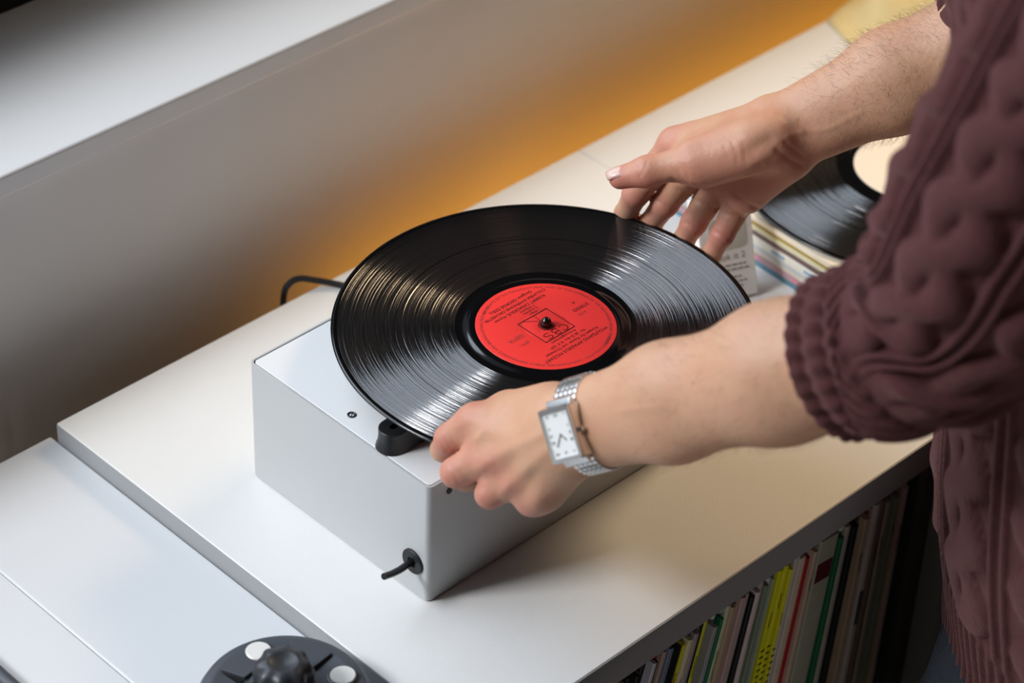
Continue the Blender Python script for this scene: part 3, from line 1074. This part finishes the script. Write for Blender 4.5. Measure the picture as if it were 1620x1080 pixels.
V, Q, T = arm(RW, RE, R_knuck, R_pip, R_dip, R_tip, R_thumb, [.0122, .0122, .0115, .0108], Rx)
V = relief(V, Q, [
    ([V3(0.2753, 0.0455, 0.2022), V3(0.2821, 0.0350, 0.1990), V3(0.2947, 0.0223, 0.1993), V3(0.3081, 0.0137, 0.2040), V3(0.3239, 0.0066, 0.2124)], -.0016, .0018),
    ([V3(0.3095, 0.0167, 0.1916), V3(0.3129, 0.0069, 0.1858), V3(0.3176, -0.0012, 0.1829)], -.0012, .0015),
    ([V3(0.3001, 0.0788, 0.1570), V3(0.3050, 0.0677, 0.1515)], -.0010, .0013), ([V3(0.3019, 0.0522, 0.1509), V3(0.3076, 0.0407, 0.1458)], -.0010, .0013), ([V3(0.3079, 0.0293, 0.1522), V3(0.3142, 0.0178, 0.1475)], -.0010, .0013),
    ([V3(0.3080, 0.0478, 0.1692), V3(0.3154, 0.0356, 0.1650)], -.0012, .0014), ([V3(0.3126, 0.0241, 0.1683), V3(0.3219, 0.0115, 0.1656)], -.0012, .0014), ([V3(0.3076, 0.0668, 0.1697), V3(0.3133, 0.0566, 0.1657)], -.0010, .0014),
    ([V3(0.2636, 0.0679, 0.2117), V3(0.2610, 0.0647, 0.2064)], -.0006, .0007), ([V3(0.2686, 0.0642, 0.2130), V3(0.2643, 0.0627, 0.2076), V3(0.2602, 0.0629, 0.2040)], -.0006, .0007), ([V3(0.2659, 0.0665, 0.2125), V3(0.2627, 0.0635, 0.2068)], -.0004, .0006),
    ([V3(0.2816, 0.0465, 0.2091), V3(0.2813, 0.0422, 0.2049), V3(0.2828, 0.0358, 0.2005)], -.0006, .0009), ([V3(0.2859, 0.0446, 0.2114), V3(0.2852, 0.0384, 0.2051)], -.0004, .0009),
    ([V3(0.3371, -0.0032, 0.2323), V3(0.3417, -0.0160, 0.2249)], -.0009, .0012), ([V3(0.3309, -0.0020, 0.2275), V3(0.3356, -0.0135, 0.2215), V3(0.3387, -0.0187, 0.2196)], -.0010, .0014),
    ([V3(0.3182, 0.0104, 0.2269), V3(0.3290, 0.0051, 0.2323)], -.0022, .0062), ([V3(0.3182, -0.0009, 0.2166), V3(0.3328, -0.0039, 0.2276)], -.0010, .0050),
    ([V3(0.3333, -0.0078, 0.2410), V3(0.3423, -0.0136, 0.2441), V3(0.3515, -0.0219, 0.2452), V3(0.3588, -0.0270, 0.2473), V3(0.3663, -0.0306, 0.2510), V3(0.3768, -0.0361, 0.2560)], .00045, .0020),
    ([V3(0.3423, -0.0136, 0.2441), V3(0.3351, -0.0017, 0.2483), V3(0.3322, 0.0069, 0.2533)], .0007, .0018),
    ([V3(0.3104, 0.0230, 0.2311), V3(0.3093, 0.0165, 0.2241), V3(0.3062, 0.0130, 0.2181)], -.0004, .0010), ([V3(0.3060, 0.0261, 0.2298), V3(0.3039, 0.0198, 0.2221)], -.0003, .0010), ([V3(0.3159, 0.0172, 0.2310), V3(0.3122, 0.0110, 0.2218)], -.0004, .0012),
    ([V3(0.3065, 0.0620, 0.2136), V3(0.3191, 0.0475, 0.2287), V3(0.3322, 0.0305, 0.2419)], .0008, .0045)])
nR = len(V)
allV.append(V); allF.append(Q); tints.append(T)
V2, Q2, T2 = arm(LW, LE, L_knuck, L_pip, L_dip, L_tip, L_thumb, [.0125, .0128, .0120, .0112], Lx)
V2 = relief(V2, Q2, [
    ([V3(0.0096, -0.0332, 0.1613), V3(0.0139, -0.0406, 0.1751), V3(0.0194, -0.0476, 0.1903)], .0008, .0022),
    ([V3(0.0053, -0.0441, 0.1472), V3(0.0145, -0.0550, 0.1625), V3(0.0220, -0.0763, 0.1830)], .0009, .0035),
    ([V3(0.0101, -0.0607, 0.1367), V3(0.0145, -0.0753, 0.1604), V3(0.0242, -0.0846, 0.1775)], .0009, .0035),
    ([V3(0.0105, -0.0541, 0.1431), V3(0.0145, -0.0611, 0.1569)], -.0012, .0045), ([V3(0.0061, -0.0359, 0.1555), V3(0.0093, -0.0457, 0.1661)], -.0010, .0045), ([V3(0.0160, -0.0699, 0.1338), V3(0.0205, -0.0756, 0.1493)], -.0012, .0045),
    ([V3(0.0108, -0.0159, 0.1618), V3(0.0161, -0.0168, 0.1658)], .0010, .0050), ([V3(0.0032, -0.0421, 0.1472), V3(0.0053, -0.0428, 0.1485)], .0012, .0048), ([V3(0.0090, -0.0606, 0.1357), V3(0.0111, -0.0613, 0.1371)], .0012, .0046), ([V3(0.0203, -0.0786, 0.1299), V3(0.0223, -0.0788, 0.1316)], .0010, .0046),
    ([V3(0.0056, -0.0069, 0.1486), V3(0.0064, -0.0133, 0.1435)], -.0006, .0009), ([V3(0.0027, -0.0069, 0.1459), V3(0.0035, -0.0129, 0.1411)], -.0006, .0009), ([V3(0.0083, -0.0075, 0.1506), V3(0.0092, -0.0139, 0.1455)], -.0004, .0009),
    ([V3(-0.0075, -0.0216, 0.1393), V3(-0.0083, -0.0292, 0.1317)], -.0004, .0010), ([V3(-0.0040, -0.0233, 0.1411), V3(-0.0050, -0.0317, 0.1325)], -.0004, .0010),
    ([V3(0.0489, -0.1217, 0.2162), V3(0.0595, -0.1505, 0.2328), V3(0.0621, -0.1919, 0.2634)], .0005, .0022)])
allV.append(V2); allF.append(Q2 + nR); tints.append(T2)

# torso, upper arms, neck and head on a coarse grid
fv = V3(-.62, .78, 0)
rv = V3(.78, .62, 0)
MID = (LSH + RSH) / 2
HEAD = V3(.220, -.205, .81)
G = Field((.0, -.56, -.1), (.66, .06, 1.02), .0065)
F = G.new()
hipc = V3(.37, -.32, -.02)
for a, b, ra, rb in ((hipc - rv * .07, hipc + rv * .07, .085, .085), (hipc, lerp(hipc, MID, .5), .095, .095), (lerp(hipc, MID, .45) - rv * .06, lerp(hipc, MID, .8) - rv * .07, .08, .085), (lerp(hipc, MID, .45) + rv * .06, lerp(hipc, MID, .8) + rv * .07, .08, .085),
                     (LSH, RSH, .048, .048), (LSH, LE, .047, .036), (RSH, RE, .047, .036), (MID + V3(0, 0, .0), HEAD - V3(0, 0, .06), .055, .050)):
    G.cone(F, a, b, ra, rb, .04, margin=.06)
G.cone(F, HEAD + V3(0, 0, .03) - fv * .02, HEAD + V3(0, 0, .035) + fv * .02, .078, .075, .03, margin=.06)
G.cone(F, HEAD + V3(0, 0, -.02) + fv * .03, HEAD + V3(0, 0, -.065) + fv * .05, .055, .030, .03, margin=.06)
G.cone(F, HEAD + V3(0, 0, .02) + fv * .095, HEAD + V3(0, 0, -.012) + fv * .112, .008, .014, .012)
for s in (-1, 1):
    G.cone(F, HEAD + rv * .078 * s + V3(0, 0, .012), HEAD + rv * .080 * s + V3(0, 0, -.018), .011, .008, .008)
    G.cone(F, HEAD + fv * .097 + rv * .033 * s + V3(0, 0, .022), HEAD + fv * .098 + rv * .030 * s + V3(0, 0, .022), .010, .010, .006, sub=True)
    G.cone(F, HEAD + fv * .078 + rv * .032 * s + V3(0, 0, .022), HEAD + fv * .078 + rv * .0322 * s + V3(0, 0, .022), .0118, .0118, .002)
G.cone(F, HEAD + fv * .094 - rv * .02 + V3(0, 0, -.048), HEAD + fv * .094 + rv * .02 + V3(0, 0, -.048), .007, .007, .006)
V3_, Q3_ = surface_nets(F, G.lo, G.h)
allV.append(V3_); allF.append(Q3_ + nR + len(V2)); tints.append(np.full(len(V3_), .25))

BV = np.concatenate(allV)
BF = np.concatenate(allF)
BT = np.concatenate(tints)


def mesh_np(name, V, Q, m, parent, off=(0, 0, 0), attr=None, smooth_it=0):
    me = bpy.data.meshes.new(name)
    me.from_pydata((V - np.array(off)).tolist(), [], Q.tolist())
    me.materials.append(m)
    me.polygons.foreach_set('use_smooth', [True] * len(me.polygons))
    if attr is not None:
        a = me.attributes.new('flush', 'FLOAT', 'POINT')
        a.data.foreach_set('value', attr.astype(np.float32))
    me.update()
    o = bpy.data.objects.new(name, me)
    COL.objects.link(o)
    o.parent = parent
    if smooth_it:
        md = o.modifiers.new('relax', 'SMOOTH')
        md.factor = .5
        md.iterations = smooth_it
    return o


def skin_material():
    m = bpy.data.materials.new('skin')
    m.use_nodes = True
    nt = m.node_tree
    N, L = nt.nodes, nt.links
    b = N['Principled BSDF']
    tc = N.new('ShaderNodeTexCoord')
    at = N.new('ShaderNodeAttribute')
    at.attribute_name = 'flush'
    n = N.new('ShaderNodeTexNoise')
    n.inputs['Scale'].default_value = 55
    n.inputs['Detail'].default_value = 6
    L.new(tc.outputs['Object'], n.inputs['Vector'])
    mx = N.new('ShaderNodeMix')
    mx.data_type = 'RGBA'
    mx.inputs[6].default_value = (.58, .335, .205, 1)
    mx.inputs[7].default_value = (.52, .185, .145, 1)
    ad = N.new('ShaderNodeMath')
    ad.operation = 'MULTIPLY_ADD'
    ad.inputs[1].default_value = .55
    ad.inputs[2].default_value = -.18
    L.new(n.outputs['Fac'], ad.inputs[0])
    ad2 = N.new('ShaderNodeMath')
    ad2.operation = 'ADD'
    ad2.use_clamp = True
    L.new(at.outputs['Fac'], ad2.inputs[0])
    L.new(ad.outputs[0], ad2.inputs[1])
    L.new(ad2.outputs[0], mx.inputs['Factor'])
    L.new(mx.outputs[2], b.inputs['Base Color'])
    b.inputs['Roughness'].default_value = .48
    b.inputs['Specular IOR Level'].default_value = .4
    b.inputs['Subsurface Weight'].default_value = .22
    b.inputs['Subsurface Radius'].default_value = (1, .35, .2)
    b.inputs['Subsurface Scale'].default_value = .004
    # fine creases: stretched cells plus pores
    vo = N.new('ShaderNodeTexVoronoi')
    vo.feature = 'DISTANCE_TO_EDGE'
    vo.inputs['Scale'].default_value = 620
    L.new(tc.outputs['Object'], vo.inputs['Vector'])
    n2 = N.new('ShaderNodeTexNoise')
    n2.inputs['Scale'].default_value = 240
    n2.inputs['Detail'].default_value = 4
    L.new(tc.outputs['Object'], n2.inputs['Vector'])
    b1 = N.new('ShaderNodeBump')
    b1.inputs['Strength'].default_value = .16
    b1.inputs['Distance'].default_value = .0006
    L.new(vo.outputs['Distance'], b1.inputs['Height'])
    b2 = N.new('ShaderNodeBump')
    b2.inputs['Strength'].default_value = .30
    b2.inputs['Distance'].default_value = .0010
    L.new(n2.outputs['Fac'], b2.inputs['Height'])
    L.new(b1.outputs[0], b2.inputs['Normal'])
    L.new(b2.outputs[0], b.inputs['Normal'])
    return m


M_skin = skin_material()
PB = (.37, -.32, FZ)
person = empty('person', PB)
tag(person, 'person in a maroon cable knit sweater placing the record on the turntable', 'person')
body = mesh_np('body', BV, BF, M_skin, person, PB, BT, 3)

# thumbnail of the far hand, finger nails are turned away
def nail(center, along, normal, w, l, name):
    along = along / np.linalg.norm(along)
    normal = normal - along * (normal @ along)
    normal /= np.linalg.norm(normal)
    sd = np.cross(normal, along)
    vs, fs = [], []
    nu, nv = 9, 9
    for j in range(nv):
        for i in range(nu):
            u, v = -1 + 2 * i / (nu - 1), -1 + 2 * j / (nv - 1)
            ww = w * (1 - .18 * max(0, v) ** 4 - .25 * max(0, -v) ** 4)
            p = center + sd * u * ww + along * v * l * (1 - .18 * u * u) + normal * (-.0030 * u * u - .0016 * max(0, v) ** 2)
            vs.append(p - np.array(PB))
    fs = [(j * nu + i, j * nu + i + 1, (j + 1) * nu + i + 1, (j + 1) * nu + i) for j in range(nv - 1) for i in range(nu - 1)]
    o = MB().add(vs, fs).build(name, mat('nail', (.66, .44, .37), .25, spec=.5), person, smooth=True)
    md = o.modifiers.new('thick', 'SOLIDIFY')
    md.thickness = .0008
    md.offset = 0
    return o


upv = np.array([0.40672, 0.45232, 0.79372])
ta = R_thumb[3] - R_thumb[2]
tn = upv * .75 - VIEW * .65
nail(R_thumb[3] + ta / np.linalg.norm(ta) * .0002 + (tn - ta * (tn @ ta) / (ta @ ta)) / np.linalg.norm(tn - ta * (tn @ ta) / (ta @ ta)) * .0083, ta, tn, .0066, .0082, 'thumbnail')

# ------------------------------------------------------------------ knitted sweater
M_knit = mat('maroon_wool', (.080, .029, .029), .95, spec=.1, noise=.35, nscale=160, bump=.9, bscale=650, Sheen_Weight=.25, Sheen_Roughness=.5)
M_knit.node_tree.nodes['Principled BSDF'].inputs['Sheen Tint'].default_value = (.8, .45, .42, 1)


def cat(P, n):
    P = [np.array(p, float) for p in P]
    out = []
    for i in range(len(P) - 1):
        p0, p1, p2, p3 = P[max(i - 1, 0)], P[i], P[i + 1], P[min(i + 2, len(P) - 1)]
        for k in range(n):
            u = k / n
            out.append(.5 * ((2 * p1) + (p2 - p0) * u + (2 * p0 - 5 * p1 + 4 * p2 - p3) * u * u + (3 * p1 - p0 - 3 * p2 + p3) * u ** 3))
    out.append(P[-1])
    return out


def knit_tube(secs, nu, nseg, pattern, side0):
    """secs: (centre, half width along side0, half depth) ; returns verts and faces of a closed-side tube with a knitted relief"""
    arr = [np.concatenate([c, [a, b]]) for c, a, b in secs]
    arr = cat(arr, nseg)
    C = np.array([a[:3] for a in arr])
    A = np.array([a[3] for a in arr])
    B = np.array([a[4] for a in arr])
    n = len(C)
    s = np.concatenate([[0], np.cumsum(np.linalg.norm(np.diff(C, axis=0), axis=1))])
    V = np.zeros((n, nu, 3))
    th = np.linspace(0, 2 * np.pi, nu, endpoint=False)
    for i in range(n):
        t = C[min(i + 1, n - 1)] - C[max(i - 1, 0)]
        t /= np.linalg.norm(t)
        x = side0 - t * (side0 @ t)
        x /= np.linalg.norm(x)
        y = np.cross(t, x)
        dirs = np.cos(th)[:, None] * x + np.sin(th)[:, None] * y
        r = A[i] * B[i] / np.sqrt((B[i] * np.cos(th)) ** 2 + (A[i] * np.sin(th)) ** 2)
        arc = th * (A[i] + B[i]) / 2
        r = r + pattern(th, s[i], s[-1], (A[i] + B[i]) / 2)
        V[i] = C[i] + dirs * r[:, None]
    F = [(i * nu + k, i * nu + (k + 1) % nu, (i + 1) * nu + (k + 1) % nu, (i + 1) * nu + k) for i in range(n - 1) for k in range(nu)]
    return V.reshape(-1, 3), F


def cables(th, s, ncol, amp, pitch):
    """columns of two strands plaited over one another on a purl ground"""
    u = (th / (2 * np.pi) * ncol) % 1.0 - .5
    ph = 2 * np.pi * s / pitch
    out = np.zeros_like(th)
    for k in (0, 1):
        c = .20 * math.sin(ph + k * math.pi)
        top = .5 + .5 * math.cos(ph + k * math.pi)
        d = np.abs(u - c)
        out = np.maximum(out, (np.clip(1 - (d / .20) ** 2, 0, 1)) ** .5 * (.65 + .35 * top))
    rib = np.clip(1 - (np.abs(np.abs(u) - .44) / .045) ** 2, 0, 1) * .55
    return amp * np.maximum(out, rib)


def torso_pat(th, s, S_, rad):
    hem = .118
    if s < hem:
        w = min(1, (hem - s) / .012)
        nr = 88
        rib = .0042 * (.5 + .5 * np.cos(th * nr)) ** .7
        return rib * w + cables(th, s, 10, .007, .11) * (1 - w) + .004 * (s / hem)
    return cables(th, s, 10, .008, .11) + .003


def sleeve_pat(cuff):
    def f(th, s, S_, rad):
        if s < cuff:
            # rolled cuff: thick rings with ribs across
            ring = .0048 * abs(math.sin(math.pi * s / cuff * 3)) ** .7
            return ring + .0011 * np.cos(th * 26) + .0025
        b = min(1, (s - cuff) / .02)
        return b * cables(th, s, 6, .0125, .085) + (1 - b) * .0035
    return f


sw = MB()
side = -rv
secs = [(V3(.374, -.334, -.020), .190, .1285), (V3(.373, -.333, -.016), .194, .1335), (V3(.371, -.332, -.008), .193, .1325), (V3(.367, -.330, .024), .191, .1305), (V3(.358, -.327, .070), .193, .130), (V3(.340, -.320, .16), .194, .127), (V3(.320, -.314, .30), .195, .120), (V3(.300, -.304, .44), .195, .113), (V3(.275, -.285, .55), .185, .105), (V3(.258, -.268, .62), .150, .085), (V3(.250, -.258, .665), .085, .066)]
v, f = knit_tube(secs, 640, 26, torso_pat, side)
sw.add(v, f)
# left sleeve: from the rolled cuff over the elbow to the shoulder
la = (LE - LW) / np.linalg.norm(LE - LW)
cuffL = LW + la * (.213)
secs = [(cuffL + la * .006, .0395, .0395), (cuffL, .0420, .0420), (cuffL + la * .030, .0460, .0455), (lerp(cuffL, LE, .55), .0505, .0490), (LE + V3(.004, 0, .014), .0560, .0540), (lerp(LE, LSH, .35), .0670, .0630), (lerp(LE, LSH, .7), .0700, .0650), (LSH, .0720, .0680), (LSH + rv * .06 + V3(0, 0, -.02), .070, .070)]
v, f = knit_tube(secs, 280, 22, sleeve_pat(.052), VIEW)
sw.add(v, f)
ra_ = (RE - RW) / np.linalg.norm(RE - RW)
cuffR = RW + ra_ * (.205)
secs = [(cuffR + ra_ * .006, .042, .042), (cuffR, .0470, .0470), (cuffR + ra_ * .030, .0530, .0530), (lerp(cuffR, RE, .6), .058, .057), (RE + V3(.004, 0, .01), .064, .060), (lerp(RE, RSH, .5), .068, .064), (RSH, .074, .070), (RSH - rv * .06 + V3(0, 0, -.02), .070, .070)]
v, f = knit_tube(secs, 280, 18, sleeve_pat(.052), VIEW)
sw.add(v, f)
sw.v = [tuple(np.array(p) - np.array(PB)) for p in sw.v]
sweater = sw.build('sweater', M_knit, person, smooth=True)
sweater['label'] = 'maroon cable knit sweater with rolled sleeves'

# jeans
jn = MB()
for hip, knee, ank in ((V3(.290, -.320, .03), V3(.285, -.300, -.34), V3(.305, -.345, FZ + .05)), (V3(.425, -.270, .03), V3(.420, -.240, -.34), V3(.440, -.275, FZ + .05))):
    secs = [(hip + V3(.050, -.012, 0), .080, .080), (hip + V3(.030, -.008, -.05), .092, .092), (hip + V3(.010, 0, -.11), .094, .094), (lerp(hip, knee, .6), .084, .082), (knee, .068, .068), (lerp(knee, ank, .4), .066, .066), (ank, .055, .058)]
    v, f = knit_tube(secs, 72, 12, lambda th, s, S_, r: .0022 * np.sin(3 * th + 40 * s) * np.sin(70 * s + 2 * th) + .0012 * np.cos(th * 2 - 55 * s), rv)
    jn.add(v - np.array(PB), f)
v, f = knit_tube([(V3(.37, -.318, -.02), .150, .105), (V3(.372, -.330, .03), .150, .100), (V3(.372, -.330, .06), .140, .095)], 72, 8, lambda th, s, S_, r: .001 * np.sin(5 * th), rv)
jn.add(v - np.array(PB), f)
j = jn.build('jeans', M_glassy, person, smooth=True)
j['label'] = 'dark blue jeans'
for k, c in enumerate((V3(.305, -.345, FZ), V3(.440, -.275, FZ))):
    sh = MB()
    rows = []
    for u in range(11):
        y = -.07 + .26 * u / 10
        w = .045 * math.sin(math.pi * min(1, (u + .6) / 11.2)) ** .5
        hgt = .085 - .045 * u / 10
        rows.append([(w * math.cos(R(a)), y, .012 + max(0, math.sin(R(a))) * hgt + min(0, math.sin(R(a))) * .012) for a in range(0, 360, 24)])
    m = len(rows[0])
    fs = [(i * m + q, i * m + (q + 1) % m, (i + 1) * m + (q + 1) % m, (i + 1) * m + q) for i in range(10) for q in range(m)]
    fs += [tuple(range(m))[::-1], tuple(range(10 * m, 11 * m))]
    ang = math.atan2(fv[0], fv[1])
    Mx = Matrix.Rotation(-ang, 4, 'Z')
    sh.add([Vector(c) + Mx @ Vector(p) - Vector(PB) for p in sum(rows, [])], fs)
    sh.build('shoe', M_rubber, person, smooth=True)

# short hair on the head
hd = MB()
prof = []
hv, hf = [], []
for j_ in range(14):
    e = R(90 - j_ * 8.5)
    for i in range(36):
        a = 2 * math.pi * i / 36
        d = fv * math.cos(a) * math.cos(e) + rv * math.sin(a) * math.cos(e) + V3(0, 0, math.sin(e))
        front = math.cos(a)
        rr = .099 if not (front > .55 and j_ > 7) else .080
        p = HEAD + V3(0, 0, .033) + d * np.array([rr, rr, rr * .95]) + V3(*rng.normal(0, .0012, 3))
        hv.append(p - np.array(PB))
for j_ in range(13):
    for i in range(36):
        hf.append((j_ * 36 + i, j_ * 36 + (i + 1) % 36, (j_ + 1) * 36 + (i + 1) % 36, (j_ + 1) * 36 + i))
MB().add(hv, hf).build('hair', mat('dark_hair', (.03, .018, .012), .6), person, smooth=True)

# ------------------------------------------------------------------ hair on the forearms: thin curved strands
def arm_hair(V, W_, E_, count, lo, hi, name, seed, length=.012):
    r = np.random.default_rng(seed)
    ax = (E_ - W_) / np.linalg.norm(E_ - W_)
    s = (V - W_) @ ax
    rad = V - W_ - s[:, None] * ax
    rl = np.linalg.norm(rad, axis=1)
    ok = np.where((s > lo) & (s < hi) & (rl < .05))[0]
    pick = r.choice(ok, count)
    mb = MB()
    vs, fs = [], []
    for i in pick:
        nrm = rad[i] / rl[i]
        if r.random() > np.clip((s[i] - lo) / .05, .15, 1):
            continue
        sd = np.cross(nrm, ax)
        L_ = length * r.uniform(.5, 1.25)
        d0 = nrm * .55 + (-ax) * r.uniform(-.1, .8) + sd * r.normal(0, .6)
        d0 /= np.linalg.norm(d0)
        d1 = -ax * r.uniform(-.3, .9) + sd * r.normal(0, .7) - nrm * .15
        d1 /= np.linalg.norm(d1)
        p = V[i].copy()
        pr = None
        base = len(vs)
        nseg = 5
        for k in range(nseg + 1):
            u = k / nseg
            w = .000055 * (1 - .7 * u)
            a = np.cross(d0, ax)
            a /= np.linalg.norm(a) + 1e-9
            b = np.cross(d0, a)
            for q in range(3):
                an = 2.0944 * q
                vs.append(p + (a * math.cos(an) + b * math.sin(an)) * w - np.array(PB))
            d = d0 * (1 - u) + d1 * u
            p = p + d / np.linalg.norm(d) * L_ / nseg
        for k in range(nseg):
            for q in range(3):
                fs.append((base + k * 3 + q, base + k * 3 + (q + 1) % 3, base + k * 3 + 3 + (q + 1) % 3, base + k * 3 + 3 + q))
    mb.add(vs, fs)
    o = mb.build(name, M_hair, person)
    o['kind'] = 'stuff'
    return o


M_hair = mat('arm_hair', (.10, .055, .025), .5)
arm_hair(allV[0], RW, RE, 4200, .012, .30, 'arm_hair', 3)
arm_hair(allV[1], LW, LE, 1500, .045, .24, 'arm_hair', 4, .009)

# ------------------------------------------------------------------ wristwatch on the near wrist
wl = la                                             # arm axis towards the elbow
wc = LW + la * (.021)
wn = -VIEW - wl * (-VIEW @ wl)
wn /= np.linalg.norm(wn)                            # roughly towards the lens
wt = np.cross(wn, wl)                               # round the wrist
ROLL = R(0)
wn, wt = wn * math.cos(ROLL) + wt * math.sin(ROLL), wt * math.cos(ROLL) - wn * math.sin(ROLL)
Mw = Matrix(((wl[0], wt[0], wn[0], wc[0]), (wl[1], wt[1], wn[1], wc[1]), (wl[2], wt[2], wn[2], wc[2]), (0, 0, 0, 1)))
watch = empty('wristwatch')
watch.matrix_world = Mw
tag(watch, 'silver rectangular wristwatch with a white dial on the near wrist', 'watch')
RX, RZ = .0310, .0245                               # oval of the bracelet round the wrist (along wt, along wn)
zc = RZ + .0010
MB().prism(rrect(.0250, .0350, .0014, 3), zc - .0035, zc + .0055).build('case', M_steel, watch, bevel=.0006)
for sg in (-1, 1):
    MB().box(-.0100, .0100, -.0022, .0022, -.0022, .0020, M=Matrix.Translation((0, sg * .0186, zc - .0016)) @ Matrix.Rotation(-sg * R(30), 4, 'X')).build('lug', M_steel, watch, bevel=.0006)
bz = MB()
o1, i1 = rrect(.0250, .0350, .0014, 3), rrect(.0205, .0288, .0006, 3)
n = len(o1)
bz.add([(x, y, zc + .0060) for x, y in o1] + [(x * .98, y * .98, zc + .0074) for x, y in o1] + [(x, y, zc + .0074) for x, y in i1] + [(x, y, zc + .0062) for x, y in i1],
       [(k * n + q, k * n + (q + 1) % n, (k + 1) * n + (q + 1) % n, (k + 1) * n + q) for k in range(3) for q in range(n)])
bz.build('bezel', M_steel, watch, smooth='auto')
dl = MB().box(-.0102, .0102, -.0144, .0144, zc + .0060, zc + .0063).build('dial', M_dial, watch)
nm = MB()
M_grey = mat('dial_print', (.12, .12, .13), .4)
for hh_, tx in enumerate(('XII', 'I', 'II', 'III', 'IIII', 'V', 'VI', 'VII', 'VIII', 'IX', 'X', 'XI')):
    a = R(hh_ * 30)
    k = 1 / max(abs(math.sin(a)) / .0078, abs(math.cos(a)) / .0120)
    x, y = math.sin(a) * k, math.cos(a) * k
    vs, fs = text_mesh(tx, .0030, 'CENTER', .9)
    nm.add([(v.x + x, v.y + y, zc + .00645) for v in vs], fs)
nm.build('numerals', M_grey, dl)
MB().box(-.0004, .0004, -.0005, .0058, zc + .0065, zc + .0067, M=Matrix.Rotation(R(-140), 4, 'Z')).build('hour_hand', M_grey, watch)
MB().box(-.0003, .0003, -.0005, .0088, zc + .0067, zc + .0069, M=Matrix.Rotation(R(-215), 4, 'Z')).build('minute_hand', M_grey, watch)
MB().lathe([(.0017, 0), (.0017, .0022), (.0012, .0026), (0, .0026)], 20, M=Matrix.Translation((.0124, 0, zc + .0020)) @ Matrix.Rotation(R(90), 4, 'Y')).build('crown', M_steel, watch, smooth='auto')
nrow = 34
a_start = math.acos(min(1, .0172 / RX))
for k in range(nrow):
    a = R(90) + R(35) + (R(360) - R(70)) * (k + .5) / nrow
    x = RX * math.cos(a)
    zz = RZ * math.sin(a)
    tx, tz = -RX * math.sin(a), RZ * math.cos(a)
    L_ = math.hypot(tx, tz)
    pitch = L_ * (R(290)) / nrow
    ang = math.atan2(tz, tx)
    lk = MB()
    for q in range(5):
        cxx = (q - 2) * .0039
        Mx = Matrix.Translation((cxx, x, zz)) @ Matrix.Rotation(ang, 4, 'X')
        lk.prism(rrect(.0036, pitch * .76, min(.0007, pitch * .3), 2), -.0008, .0010 - .0002 * (q % 2), M=Mx)
    lk.build('link', M_steel, watch, bevel=.0003, seg=1)
